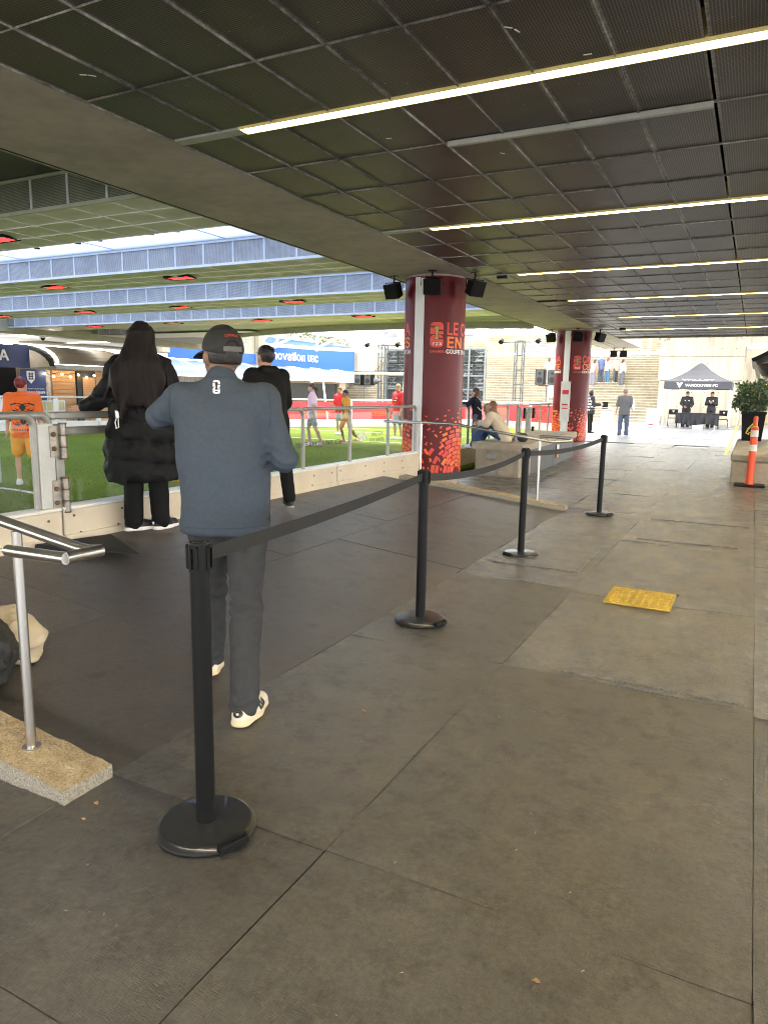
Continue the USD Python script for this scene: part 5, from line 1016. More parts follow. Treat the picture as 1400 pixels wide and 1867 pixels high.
# --- children by the bench
Q = Person(1.18, headk=1.22, lean=8, arms={'R': ((.15, .75, -.55), (-.05, 1, .12)), 'L': ((-.15, .75, -.55), (.05, 1, .12))}, legs={'R': ((.03, .02, -1), (0, -.04, -1)), 'L': ((-.03, .05, -1), (0, -.04, -1))}, foot=(-10, 8))
gl = person('girl in navy jacket and grey jeans with a small round backpack at the rink rail', Q, (-5.13, 14.2, .40), 95, {'top': (colour('navy_jacket', (.014, .016, .028)), dict(g=.024, hem=-.14, collar=.01, arm_g=.022, name='jacket')), 'bottom': (colour('grey_jeans', (.11, .13, .16)), dict(g=.012, loose=.028)), 'hair': (m_hairbr, 'long'), 'shoe': colour('brown_boot', (.2, .14, .1))}, m_skin, h=.0135)
bp = thing('small_backpack', 'round tan toy backpack on white straps, worn by the girl in navy', 'backpack', (-5.13, 14.2, .40), 95)
cb = Q.chest+V3(0, -.24, -.06)
obj('bag_body', nets(lambda X: smin(smin(ell(X, cb, (.10, .075, .11)), ell(X, cb+V3(0, -.02, -.10), (.085, .07, .06)), .03), ell(X, cb+V3(.03, -.06, -.08), (.03, .03, .03)), .02)+(meshkit.fbm(X*30, 2)-.5)*.012, cb-.24, cb+.22, .012), M('tan_plush', (.42, .17, .05), .9), bp, smooth=True)
obj('bag_pocket', moved(trimesh.creation.icosphere(2, .03), cb+V3(.02, -.08, -.13)), m_red, bp)
for sg in (-1, 1): obj('strap', tube([cb+V3(sg*.05, .05, .07), Q.sh['R' if sg > 0 else 'L']+V3(-sg*.04, -.05, .06), Q.sh['R' if sg > 0 else 'L']+V3(-sg*.02, .07, -.02), cb+V3(sg*.11, .12, -.03), cb+V3(sg*.06, .03, -.09)], .011, 6), M(f'strap_white_{sg+1}', (.7, .66, .6), .7), bp)
Q = Person(1.58, wide=.95, lean=34, head=(0, 20), pelvis=(0, 0, .115))
Q.kn = {'R': V3(.09, .36, .22), 'L': V3(-.09, .38, .26)}; Q.an = {'R': V3(.08, .55, -.10), 'L': V3(-.08, .58, -.08)}
Q.el = {'R': V3(.20, .28, .30), 'L': V3(-.20, .30, .32)}; Q.wr = {'R': V3(.06, .46, .33), 'L': V3(-.06, .46, .33)}; Q.hd = {q: unit((-.3 if q == 'R' else .3, .9, -.1)) for q in 'RL'}
st = person('girl with long fair hair in a cream jacket sitting hunched on the bench end', Q, (-4.12, 12.95, .60), 92, {'top': (colour('cream_jacket', (.62, .53, .40)), dict(g=.045, hem=-.13, collar=.02, arm_g=.03, folds=.009, name='jacket')), 'bottom': (colour('blue_jeans', (.04, .07, .16)), dict(g=.014, loose=.012)), 'hair': (M('hair_fair', (.23, .12, .05), .45, 0, .4, 40, bump=.5, bscale=60, stretch=(6, 6, .5)), 'long'), 'shoe': m_shoew}, m_skin, h=.015, ground=False)
bag = thing('shoulder_bag', 'small dark round bag lying on the bench behind the seated girl', 'bag', (-3.80, 13.05, .60)); obj('bag_body', nets(lambda X: ell(X, (0, 0, .085), (.10, .12, .088))+(meshkit.fbm(X*20, 2)-.5)*.015, (-.15, -.16, -.02), (.15, .16, .2), .014), M('grey_black_bag', (.03, .032, .036), .6), bag, smooth=True); obj('bag_strap', tube([(0, .08, .15), (-.1, .05, .17), (-.17, 0, .06)], .01, 6), m_plastic, bag)

# --- figures beyond the roof
Q = Person(1.74, arms={'L': ((-.25, -.02, -1), (-.15, .15, -1)), 'R': ((.25, .1, -1), (-.2, .7, -.4))}, legs={'R': ((.05, .02, -1), (.02, -.05, -1)), 'L': ((-.06, .02, -1), (-.03, -.05, -1))}, head=(-10, -12), foot=(-15, 20))
gm = person('man in grey tee and dark cargo jeans standing on the open walkway', Q, (-4.35, 28.2, 0), 12, {'top': (colour('grey_tee', (.10, .10, .11)), dict(sl=.46, hem=-.17, g=.035, arm_g=.03, name='tee_shirt', boxy=.18)), 'bottom': (colour('dark_jeans', (.07, .085, .13)), dict(g=.014, loose=.016, folds=.010)), 'shoe': colour('grey_shoe', (.2, .2, .2))}, m_skin2, h=.02)
obj('cap', nets(lambda X: (lambda q: smax(ell(q, (0, -.015, .03), (.092, .112, .115)), -.02-q[:, 2], .01)*Q.k)(Q.headlocal(X)), Q.headc-.18, Q.headc+.18, .015), colour('grey_cap', (.17, .16, .18)), gm, smooth=True)
tb = thing('tote_bag', 'white bag slung on the right shoulder of the man in grey', 'bag', (-4.35, 28.2, 0), 12); obj('bag_body', nets(lambda X: ell(X, (.30, .06, 1.12), (.07, .13, .20))+(meshkit.fbm(X*12, 2)-.5)*.03, (.15, -.15, .85), (.45, .25, 1.4), .02), m_white, tb, smooth=True); obj('bag_strap', tube([(.30, .06, 1.3), (.22, .03, 1.47), (.16, .0, 1.49)], .012, 6), m_white, tb)
Q = Person(1.70, arms={'L': ((-.15, .3, -1), (.1, 1, .1)), 'R': ((.15, .2, -1), (-.1, 1, .1))})
hm = colour('black_hearts', (.035, .035, .042))
pp = person('person in dark sweater patterned with white hearts beyond the far column', Q, (-5.72, 28.84, 0), -62, {'top': (hm, dict(g=.04, hem=-.15, arm_g=.03, name='sweater')), 'bottom': (m_blackcl, dict(g=.012, loose=.0)), 'hair': (m_hairb, 'bob'), 'shoe': m_ink}, m_skin, h=.02)
hf = lambda X: Q.top(X, g=.04, hem=-.15, arm_g=.03); ht = unary_union([Point(-.016, .012).buffer(.02), Point(.016, .012).buffer(.02), Polygon([(-.034, .005), (.034, .005), (0, -.04)])]); hh_ = []
for i in range(-2, 3):
    for j in range(5):
        g = extr(affinity.translate(ht, i*.085+(.04 if j % 2 else 0), .92+j*.11), .001); hh_.append(press(g, hf, -.4, .004))
for i in range(-1, 2):
    for j in range(5):
        g = extr(ht, .001); v = g.vertices.copy(); q = np.stack([np.full(len(v), -.4), v[:, 0]+i*.08, v[:, 1]+.92+j*.11], 1)
        for _ in range(40): q[:, 0] += np.clip(hf(q), -.05, .05)*.8
        q[:, 0] -= .004; g.vertices = q; hh_.append(g)
obj('sweater_hearts', hh_, m_inkw, pp)
dk = thing('kiosk', 'white and grey kiosk with small tablet beside the person in the heart sweater', 'kiosk', (-5.15, 29.2, 0)); obj('cabinet', [rbx(-.22, .22, -.2, .2, 0, .92, .02)], m_white, dk); obj('counter', rbx(-.26, .26, -.24, .24, .925, .96, .01), m_stripe, dk); obj('tablet', moved(rbx(-.11, .11, -.01, .01, 0, .28, .008), (-.1, 0, .97), rx=-15), m_plastic, dk)
m_trk = colour('black_tracksuit', (.028, .028, .032))
for (x, hd, lab, arms, hair) in ((-2.98, 185, 'staff member in black jacket, left one under the tent, handling something on the table', {'R': ((.3, .25, -1), (-.6, .7, -.5)), 'L': ((-.3, .1, -1), (.3, .8, -.6))}, m_hairb), (-1.86, 170, 'staff member in black jacket, right one under the tent, holding both hands together', {'R': ((.2, .2, -1), (-.75, .6, .35)), 'L': ((-.2, .2, -1), (.75, .6, .3))}, m_hairb)):
    Q = Person(1.76, arms=arms, lean=3, head=(0, 8), wide=1.02)
    t_ = person(lab, Q, (x, 38.35, 0), hd, {'top': (m_trk, dict(g=.025, hem=-.12, collar=.02, arm_g=.024, name='jacket')), 'bottom': (m_trk, dict(g=.015, loose=.02)), 'hair': (hair, 'short'), 'shoe': m_ink}, m_skin2, h=.019)
    jf = lambda X: Q.top(X, g=.025, hem=-.12, collar=.02, arm_g=.024); obj('jacket_crest', [chest(extr(Polygon([(-.035, .025), (-.012, .025), (0, 0), (.012, .025), (.035, .025), (0, -.035)]), .001), jf, sx, 1.32) for sx in (-.085, .085)], m_inkw, t_)
def stair_z(y): return max(0, math.floor((y-43.0)/.33)+1)*.165
SPX = [(-9.35, 47.0, 1.66, 'in grey trousers bending forward', (.42, .30, .26), (.20, .19, .23), m_hairbr, 'long', -20), (-8.94, 47.5, 1.70, 'in blue checked shirt and white cap', (.12, .16, .32), (.10, .11, .15), m_inkw, 'short', 40), (-8.52, 47.4, 1.58, 'with red hair in white top and blue jeans', (.75, .75, .74), (.08, .18, .32), M('hair_auburn', (.25, .06, .03), .5), 'long', -30), (-7.98, 47.3, 1.60, 'in cream print shirt and dark trousers', (.62, .52, .38), (.08, .08, .09), M('hair_pinkish', (.45, .25, .25), .5), 'short', 60), (-7.58, 47.2, 1.62, 'in mint top and grey trousers', (.45, .68, .66), (.13, .13, .16), m_hairbr, 'long', -50), (-12.25, 47.3, 1.58, 'in white, half hidden left of the far column', (.65, .62, .58), (.25, .24, .25), m_hairbr, 'long', 30)]
for i, (x, y, H_, lab, tc, bc, hm_, hs_, hd) in enumerate(SPX):
    Q = Person(H_, lean=(22 if i == 0 else 3), arms={'R': ((.2, .15, -1), (-.1, .7 if i % 2 else .2, -.6)), 'L': ((-.2, .2, -1), (.1, .8, -.3))}, wide=.95)
    person(f'person on the stairs {lab}', Q, (x, y, stair_z(y)), hd, {'top': (colour(f'stairs_top_{i}', tc), dict(g=.03, hem=-.14, arm_g=.024, sl=.95)), 'bottom': (colour(f'stairs_bottom_{i}', bc), dict(g=.016, loose=.035 if i in (0, 4) else .01)), 'hair': (hm_, hs_), 'shoe': m_shoew if i != 1 else m_redj}, m_skin, h=.022, group=None)
# --- bags on the ramp at the left edge
bk = thing('backpack', 'black backpack slumped on the ramp behind the left handrail', 'backpack', (-3.17, 1.93, .105), 0)
def bagf(X): return smin(smin(ell(X, (-.02, .02, .15), (.24, .17, .17)), ell(X, (-.16, .05, .30), (.15, .13, .15)), .06), ell(X, (.10, -.04, .10), (.15, .13, .12)), .05)+(meshkit.fbm(X*9, 3, 4)-.5)*.06-.016*np.clip(1-np.abs(meshkit.noise(X*np.array([10, 10, 12]), 5)-.5)*6, 0, 1)+.008*np.sin(X[:, 0]*40+X[:, 2]*30+4*meshkit.noise(X*7))
obj('bag_body', nets(lambda X: smax(bagf(X), -X[:, 2], .01), (-.4, -.3, -.02), (.34, .3, .55), .014), M('backpack_cloth', (.014, .014, .013), .6, bump=.3, bscale=150), bk, smooth=True); obj('bag_strap', [tube([(-.1, -.1, .33), (.02, -.16, .36), (.1, -.15, .28), (.12, -.14, .15)], .014, 6)], m_plastic, bk); obj('buckle', rbx(-.08, -.02, -.17, -.14, .36, .40, .006), m_plastic, bk)
tt = thing('cloth_bag', 'crumpled beige cloth bag peeking out beside the black backpack', 'bag', (-3.24, 2.21, .115))
obj('bag_body', nets(lambda X: smax(smin(ell(X, (-.04, .02, .10), (.16, .10, .14)), ell(X, (.08, .0, .07), (.09, .10, .09)), .05)+(meshkit.fbm(X*10, 3, 8)-.5)*.07+.011*np.sin(11*np.arctan2(X[:, 2]-.24, X[:, 0]+.05)+5*meshkit.noise(X*8, 6))*np.clip(np.linalg.norm(X-np.array([-.05, 0, .24]), axis=1)/.12, 0, 1)-.016*np.clip(1-np.abs(meshkit.noise(X*np.array([9, 9, 14]), 6)-.5)*6, 0, 1)+.006*np.abs(np.sin(X[:, 0]*30+X[:, 2]*22+5*meshkit.noise(X*6, 3))), -X[:, 2], .01), (-.25, -.18, -.02), (.22, .2, .32), .011), M('beige_canvas', (.52, .44, .32), .9, bump=.4, bscale=200, spec=.15), tt, smooth=True); obj('drawstring', [tube([(.02, -.08, .22), (.10, -.12, .17), (.15, -.10, .08), (.18, -.06, .01)], .004, 6), tube([(-.02, -.10, .21), (.06, -.13, .12), (.10, -.12, .03)], .004, 6)], m_plastic, tt)
# ================================================================== grand stairs and the walls at the open end
st = thing('grand_stairs', 'broad flight of pale concrete stairs rising behind the open end', 'stairs')
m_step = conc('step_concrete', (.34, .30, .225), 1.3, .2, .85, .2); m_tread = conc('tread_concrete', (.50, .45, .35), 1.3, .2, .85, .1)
for k in range(36):
    y0, z0 = 43.0+.33*k, .165*k
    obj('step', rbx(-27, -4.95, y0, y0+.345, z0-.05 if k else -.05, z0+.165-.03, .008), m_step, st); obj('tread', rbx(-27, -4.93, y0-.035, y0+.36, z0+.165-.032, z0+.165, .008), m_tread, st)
wl = thing('stair_wall', 'tall pale concrete wall right of the stairs, behind the tent', 'wall')
obj('wall_block', [rbx(-4.92, -.80, 43.3, 44.2, -.05, 2.38, .01)], m_wallc, wl); obj('wall_block', [rbx(-4.98, -.72, 43.26, 44.2, 2.40, 3.68, .01)], m_wallc, wl); obj('wall_block', [rbx(-4.98, -.72, 43.28, 44.2, 3.70, 7.6, .01)], m_wallc, wl)
obj('wall_return', [rbx(-4.92, -4.5, 44.2, 58, -.05, 9.5, .01)], m_wallc, wl); obj('plinth', rbx(-4.6, -.78, 43.18, 43.3, -.05, .52, .01), m_wallc, wl)
for i in range(6):
    for z in (.95, 1.75, 2.85, 3.3, 4.1, 4.7): obj('tie_hole', moved(trimesh.creation.cylinder(.022, .012, sections=8), (-4.55+i*.68, 43.30 if z < 2.4 else 43.262 if z < 3.7 else 43.282, z), rx=90), m_dark, wl)
w2 = thing('side_wall', 'concrete wall with doorway recess right of the tent', 'wall')
obj('wall_above', rbx(-.70, 6, 46.0, 46.6, 2.32, 7.6, .01), m_wallc, w2); obj('wall_side', rbx(-.74, -.64, 44.2, 46.0, -.05, 7.6, .01), m_wallc, w2); obj('ceiling_lip', bx(-.62, 6, 46.6, 50, 2.32, 2.5), m_wallc, w2)
obj('back_wall', bx(-.62, 6, 49.4, 49.6, -.05, 2.32), M('warm_wall', (.62, .52, .30), .7), w2); obj('recess_side', bx(-.66, -.60, 46.6, 49.4, -.05, 2.32), M('warm_side', (.45, .38, .22), .7), w2)
dl = thing('recess_lamp', 'round lit ceiling lamp in the doorway recess right of the tent', 'light'); obj('lamp_rim', cyl(.35, 46.9, 2.26, 2.318, .2, 20), m_white, dl); obj('lamp_glass', cyl(.35, 46.9, 2.235, 2.26, .18, 20), emit('recess_glow', (1, .8, .4), 16), dl)
aw = thing('arched_canopy', 'dark arched canopy end with slatted side at the right edge', 'canopy')
A0 = [(-.16+.09*t+.55*(t/9)**.8, 0, 2.50+.62*math.sin(t/9*1.35)) for t in range(10)]
def ribbon(pts, dy, th, y):
    Pp = np.array(pts); up_ = np.gradient(Pp, axis=0); n = np.stack([-up_[:, 2], 0*up_[:, 0], up_[:, 0]], 1); n /= np.linalg.norm(n, axis=1)[:, None]; a = Pp+n*th
    ms = [hullof([(*q[[0]], y+o, q[2]) for q in (Pp[i], Pp[i+1], a[i], a[i+1]) for o in (0, dy)]) for i in range(len(Pp)-1)]; return join(ms)
obj('arched_roof', ribbon(A0, 6, .10, 23.0), m_black, aw, kind='stuff')
for k in range(6): obj('slat', hullof([(x, y, z) for y in (23.3, 28.5) for x, z in ((-.05+.05*k, 2.42-.06*k), (-.03+.05*k, 2.42-.06*k), (.9, 2.62-.06*k), (.9, 2.66-.06*k))]), M(f'slat_grey_{k}', (.22-.02*k, .20-.02*k, .17-.02*k), .6), aw)
obj('end_plate', hullof([(-.16, y, 2.50) for y in (22.95, 23.0)]+[(.0, y, 1.98) for y in (22.95, 23.0)]+[(-.08, y, 2.5) for y in (22.95, 23.0)]+[(.10, y, 2.0) for y in (22.95, 23.0)]), M('pale_plate_end', (.5, .45, .38), .6), aw)
obj('underside', hullof([(x, y, z) for y in (23.05, 28.9) for x, z in ((.06, 1.98), (1.2, 2.1), (1.2, 2.14), (.06, 2.02))]), m_wallc, aw)
# ------------------------------------------------------------------ tent, table, sign
tn = thing('canopy_tent', 'dark grey pop-up canopy tent with white lettering at the open end', 'tent')
m_tent = M('tent_fabric', (.045, .045, .055), .7, 0, .08, 4, bump=.15, bscale=8); X0, X1, YF, YB = -4.06, -1.04, 37.9, 40.9; xc_, yc_ = (X0+X1)/2, (YF+YB)/2
ring = lambda s_, z: [(xc_+(X0-xc_)*s_, yc_+(YF-yc_)*s_, z), (xc_+(X1-xc_)*s_, yc_+(YF-yc_)*s_, z), (xc_+(X1-xc_)*s_, yc_+(YB-yc_)*s_, z), (xc_+(X0-xc_)*s_, yc_+(YB-yc_)*s_, z)]
prof = [(1.0, 1.87), (1.0, 2.24), (.80, 2.36), (.55, 2.56), (.30, 2.82), (.10, 3.10), (.02, 3.17)]; V, F = [], []
NS = 8
for s_, z in prof:
    c4 = np.array(ring(s_, z))
    for e in range(4):
        for t in range(NS): q = c4[e]+(c4[(e+1) % 4]-c4[e])*t/NS; q = q.copy(); q[2] -= .05*math.sin(math.pi*t/NS)*(s_ < 1)*s_; V.append(q)
n4 = 4*NS
for r in range(len(prof)-1):
    for i in range(n4): j = (i+1) % n4; F += [[r*n4+i, r*n4+j, (r+1)*n4+j], [r*n4+i, (r+1)*n4+j, (r+1)*n4+i]]
obj('canopy', trimesh.Trimesh(V, F, process=False), m_tent, tn)
for x in (X0+.05, X1-.05):
    for y in (YF+.05, YB-.05): obj('leg', bx(x-.022, x+.022, y-.022, y+.022, 0, 2.0), m_stripe, tn)
for x in (X0+.05, X1-.05): obj('foot_plate', rbx(x-.3, x+.3, YF-.2, YF+.3, 0, .03, .01), m_grey, tn)
obj('truss_bar', [bar((X0+.05, YF+.05, 1.95), (xc_, YF+.05, 1.78), .02), bar((xc_, YF+.05, 1.78), (X1-.05, YF+.05, 1.95), .02)], m_stripe, tn)
obj('lettering', stand(text('VANCOUVER FC', .115, .003, True, width=1.45), (-3.10, YF-.006, 2.0), -90), m_inkw, tn)
vv = extr(Polygon([(-.15, .2), (-.04, .2), (0, .1), (.04, .2), (.15, .2), (.0, -.06)]), .003); obj('tent_emblem', stand(vv, (-3.35, YF-.006, 1.98), -90), m_inkw, tn)
vt = text('VALLEY', .17, .003, True, width=1.45); sl_ = math.atan2(.30, .45*1.51); v = vt.vertices.copy(); vt.vertices = np.stack([-3.28+v[:, 0], YF+.10+v[:, 1]*.92, np.interp(.10+v[:, 1]*.92, [0, .3, .675, 1.05], [2.24, 2.36, 2.56, 2.82])+.012+v[:, 2]], 1); obj('lettering', vt, m_inkw, tn)
tb = thing('folding_table', 'folding table under a rumpled black cloth below the tent', 'table', (0, 0, 0)); 
obj('table_top', bx(-3.3, -1.48, 37.2, 37.85, .69, .72), m_stripe, tb)
for x in (-3.15, -1.62):
    for y in (37.28, 37.78): obj('leg', cyl(x, y, 0, .69, .018, 8), m_steel, tb)
nx, nz = 60, 16; Xg, Tg = np.meshgrid(np.linspace(-3.36, -1.42, nx), np.linspace(0, 1, nz), indexing='ij'); sag = .17*np.sin((Xg+3.36)/1.94*math.pi)**2
zz = .735-Tg*(.62-.0*sag)+.0; yy_ = 37.17-.07*Tg*(1+np.sin(Xg*17+Tg*3)*.6+.5*np.sin(Xg*31)); hemz = .12*np.abs(np.sin(Xg*2.4))*Tg; 
Vt = np.stack([Xg+(.10*(Xg+2.39))*Tg*-.25, yy_, zz+hemz], -1).reshape(-1, 3); idx = np.arange(nx*nz).reshape(nx, nz); a, b_, c, d = idx[:-1, :-1].ravel(), idx[1:, :-1].ravel(), idx[1:, 1:].ravel(), idx[:-1, 1:].ravel()
tcl = obj('tablecloth', [trimesh.Trimesh(Vt, np.vstack([np.stack([a, b_, c], 1), np.stack([a, c, d], 1)]), process=False), bx(-3.36, -1.42, 37.16, 37.9, .722, .736)], M('black_satin', (.012, .012, .016), .55, 0, .1, spec=.3), smooth=40); tag(tcl, 'rumpled black cloth draped over the folding table in the tent', 'tablecloth')
o = thing('storage_box', 'white box on the ground under the draped table', 'box'); obj('box_body', rbx(-2.55, -2.12, 37.0, 37.25, 0, .14, .01), m_white, o); obj('box_lid', rbx(-2.57, -2.10, 36.98, 37.27, .142, .17, .01), m_white, o)
for x, lab in ((-3.55, 'black folding chair left of the draped table'), (-1.28, 'black folding chair right of the draped table')):
    ch = thing('folding_chair', lab, 'chair', (x, 38.0, 0)); obj('seat', rbx(-.21, .21, -.2, .2, .44, .47, .01), m_plastic, ch); obj('backrest', rbx(-.21, .21, .17, .2, .62, .88, .01), m_plastic, ch); obj('backrest_emblem', stand(moved(vv, s=.35), (0, .165, .74), -90), m_inkw, ch)
    for sx in (-.2, .2): obj('leg', bar((sx, .22, .88), (sx, -.22, 0), .022), m_plastic, ch); obj('leg', bar((sx, -.15, .45), (sx, .25, 0), .022), m_plastic, ch)
sg = thing('sandwich_board', 'white sandwich board with dark drawings and red print left of the tent', 'sign', (-4.28, 36.3, 0), 8)
obj('front_panel', quadbox([(-.27, -.22, .06), (.27, -.22, .06), (.27, -.02, .93), (-.27, -.02, .93)], (0, .02, .005)), m_white, sg); obj('rear_panel', quadbox([(-.27, .22, .06), (.27, .22, .06), (.27, .03, .93), (-.27, .03, .93)], (0, .02, .005)), m_white, sg)
rg = random.Random(11); bl_ = []
for k in range(26): u, w = rg.uniform(-.2, .16), rg.uniform(.35, .85); y = -.225+.2*(w-.06)/.87; bl_.append(moved(bx(0, rg.uniform(.03, .12), -.002, .0, 0, rg.uniform(.012, .05)), (u, y-.004, w), rx=-13, rz=0))
obj('drawing', bl_, M('sign_grey', (.18, .24, .24), .6), sg); obj('red_print', [moved(bx(-.18, .06, -.003, 0, .0, .07), (0, -.213, .14), rx=-13)], m_redb, sg); obj('frame', [bar((sx, -.235, .0), (sx, -.02, .95), .025) for sx in (-.28, .28)]+[bar((-.28, -.225, .05), (.28, -.225, .05), .025)], m_grey, sg)

# ------------------------------------------------------------------ screen, trusses and loudspeakers behind the rink
sc = thing('video_screen', 'dark back of a big video screen built of rigging frames behind the rink', 'screen')
m_rig = M('rigging_grey', (.10, .11, .11), .5, .3); m_rigl = M('rigging_light', (.22, .24, .24), .45, .3); m_cab = M('screen_cabinet', (.075, .085, .085), .8, 0, .4, 7, spec=.1)
rg = random.Random(5)
for i in range(9):
    for j in range(4):
        x0, z0 = -16.85+.585*i, 1.0+.64*j
        obj('cabinet', rbx(x0+.01, x0+.575, 33.0, 33.1, z0+.01, z0+.63, .01), m_cab, sc)
        obj('cabinet_frame', [bx(x0+.02, x0+.56, 32.95, 32.98, z0+q, z0+q+.03) for q in (.05, .3, .56)]+[bar((x0+.05, 32.96, z0+.06), (x0+.52, 32.96, z0+.58), .022), bar((x0+.05, 32.96, z0+.58), (x0+.52, 32.96, z0+.3), .018)]+[bx(x0+rg.uniform(.05, .4), x0+rg.uniform(.42, .55), 32.93, 32.99, z0+.1+.18*k, z0+.17+.18*k) for k in range(3)], m_rigl if (i+j) % 2 else m_rig, sc)
obj('backing', bx(-16.85, -11.6, 33.11, 33.15, .98, 3.57), m_cab, sc); obj('cross_beam', [bx(-16.9, -11.6, 32.85, 32.92, z, z+.07) for z in (1.0, 1.62, 2.28, 3.56)], m_rigl, sc)
[obj('upright', bx(x, x+.07, 32.8, 32.87, 0, 3.7), m_rigl, sc) for x in (-16.9, -13.0, -12.4, -11.6)]; obj('brace', [bar((-13.6, 32.3, .1), (-12.9, 32.75, 2.6), .09), bar((-15.9, 32.3, .1), (-15.2, 32.75, 2.4), .09)], m_white, sc)
def truss(x, y, z1, lab):
    T = thing('lighting_truss', lab, 'truss', (x, y, 0)); w = .17
    obj('chord', [bar((sx*w, sy*w, 0), (sx*w, sy*w, z1), .045) for sx in (-1, 1) for sy in (-1, 1)], m_rig, T)
    L_ = []
    n = int(z1/.62)
    for k in range(n+1):
        z = k*z1/n
        L_ += [bar((-w, -w, z), (w, -w, z), .03), bar((-w, w, z), (w, w, z), .03)]
        if k < n: L_ += [bar((-w, -w, z), (-w, w, z+z1/n), .022), bar((w, -w, z+z1/n), (w, w, z), .022)]
    obj('lacing', L_, m_rig, T); obj('top_bar', bar((-1.0, 0, z1-.05), (1.0, 0, z1-.05), .05), m_rig, T)
    for sx in (-.85, .85): l_ = obj('spotlight', [moved(lathe([(0, 0), (.09, 0), (.11, .2), (.06, .22), (0, .22)], 12), (sx, 0, z1+.05), rx=120), bar((sx, 0, z1-.05), (sx, 0, z1+.1), .03)], m_plastic, T)
truss(-16.7, 32.2, 3.8, 'dark lighting truss left of the video screen'); truss(-9.65, 32.0, 3.85, 'dark lighting truss right of the video screen')
m_pagr = M('pa_grille', (.06, .062, .066), .5)
def pa(x, y, z, lab, two=True, face=0):
    T = thing('loudspeaker_stand', lab, 'loudspeaker', (x, y, 0), face)
    for sx in ((-.27, .27) if two else (0,)):
        c_ = obj('cabinet', hullof([(sx+a_*.19, b_, zz) for a_ in (-1, 1) for b_, k_ in ((-.18, 1), (.18, .7)) for zz in (z, z+.64)]), m_plastic, T); obj('grille', [rbx(sx-.165, sx+.165, -.195, -.182, z+.03, z+.61, .03)], m_pagr, c_); obj('horn', [moved(trimesh.creation.cylinder(.06, .02, sections=16), (sx, -.2, z+.48), rx=90), moved(trimesh.creation.cylinder(.12, .02, sections=20), (sx, -.2, z+.2), rx=90)], m_ink, c_)
    obj('pole', cyl(0, 0, .6, z, .02, 8), m_rig, T); obj('cross_arm', bx(-.35, .35, -.02, .02, z-.06, z-.02), m_rig, T)
    for a_ in (90, 210, 330): obj('leg', bar((0, 0, .75), (.5*math.cos(RAD(a_)), .5*math.sin(RAD(a_)), 0), .025), m_rig, T)
pa(-7.98, 30.6, 1.90, 'pair of black loudspeakers on a stand left of the far column'); pa(-16.65, 30.2, 1.78, 'pair of grey loudspeakers on a stand near the left truss')
hn = thing('horn_speaker', 'grey horn loudspeaker beside the left lighting truss', 'loudspeaker', (-15.75, 30.0, 0)); obj('horn', moved(lathe([(.03, 0), (.05, .1), (.17, .3), (.18, .3), (.06, .08), (.04, 0)], 16), (.1, 0, 1.98), ry=-90), m_rig, hn); obj('pole', cyl(0, 0, 0, 1.95, .02, 8), m_rig, hn)
fl = thing('feather_flag', 'tall feather flag with turquoise top beside the far loudspeakers', 'flag', (-8.9, 34.5, 0)); obj('pole', tube([(0, 0, 0), (0, 0, 2.2), (.1, 0, 3.0)], .015, 6), m_stripe, fl)
fpoly = Polygon([(0, 1.4), (.42, 1.4), (.62, 2.3), (.55, 2.95), (.3, 3.2), (.05, 3.05), (.0, 2.6)]); cut_ = Polygon([(-1, 2.5), (1, 2.75), (1, 4), (-1, 4)])
for nm_, g, c_ in (('flag_top', fpoly.intersection(cut_), (.35, .68, .72)), ('flag_lower', fpoly.difference(cut_), (.55, .53, .56))): obj(nm_, stand(extr(g, .004), (0, 0, 0), -90), M(nm_, c_, .7), fl)
go = thing('football_goal', 'white tube football goal frame at the far end of the turf', 'goal', (0, 0, .05))
obj('post', tube([(-16.9, 26.0, 0), (-16.9, 26.0, 2.15)], .05, 8), m_white, go); obj('post', tube([(-12.4, 26.0, 0), (-12.4, 26.0, 2.15)], .05, 8), m_white, go); obj('crossbar', tube([(-16.9, 26, 2.17), (-12.4, 26, 2.17)], .05, 8), m_white, go); obj('side_brace', tube([(-16.3, 25.9, 2.15), (-15.0, 24.3, .02)], .04, 8), m_white, go); obj('side_brace', tube([(-12.5, 26, 2.1), (-13.1, 27, .02)], .04, 8), m_white, go)

# ------------------------------------------------------------------ building left of the rink: sign, glazed canopies, walls
bd = thing('concrete_building', 'pale concrete building with glazed arched canopies left of the rink', 'building')
obj('upper_wall', [rbx(-27.5, -26.0, 20, 34.6, 3.25, 6.8, .02)], m_wallc, bd); obj('upper_wall', [rbx(-27.5, -26.4, 34.6, 60, 2.3, 5.0, .02)], m_wallc, bd); obj('upper_wall', [rbx(-27.5, -26.1, 46.4, 60, 2.3, 4.8, .02)], m_wallc, bd)
obj('pilaster', [rbx(-26.0, -25.7, 26.3, 26.9, 3.2, 6.8, .02)], m_wallc, bd); obj('pilaster', [rbx(-26.0, -25.7, 34.0, 34.6, 2.9, 6.8, .02)], m_wallc, bd); obj('pipe', tube([(-25.9, 31.5, 3.2), (-25.9, 31.5, 6)], .08, 8), m_stripe, bd)
obj('lower_wall', [bx(-27.5, -27.0, 17, 60, 0, 2.4)], m_wallc, bd)
obj('dark_window', bx(-26.99, -26.9, 37.5, 44.6, .5, 2.0), M('dark_glass_bg', (.07, .075, .075), .15), bd); obj('window_frame', [bx(-26.9, -26.8, 37.4, 44.7, 1.98, 2.1)], M('timber_frame', (.4, .28, .16), .6), bd)
obj('timber_column', bx(-26.9, -26.7, 44.7, 45.6, 0, 2.2), M('timber_column', (.5, .4, .28), .7), bd)
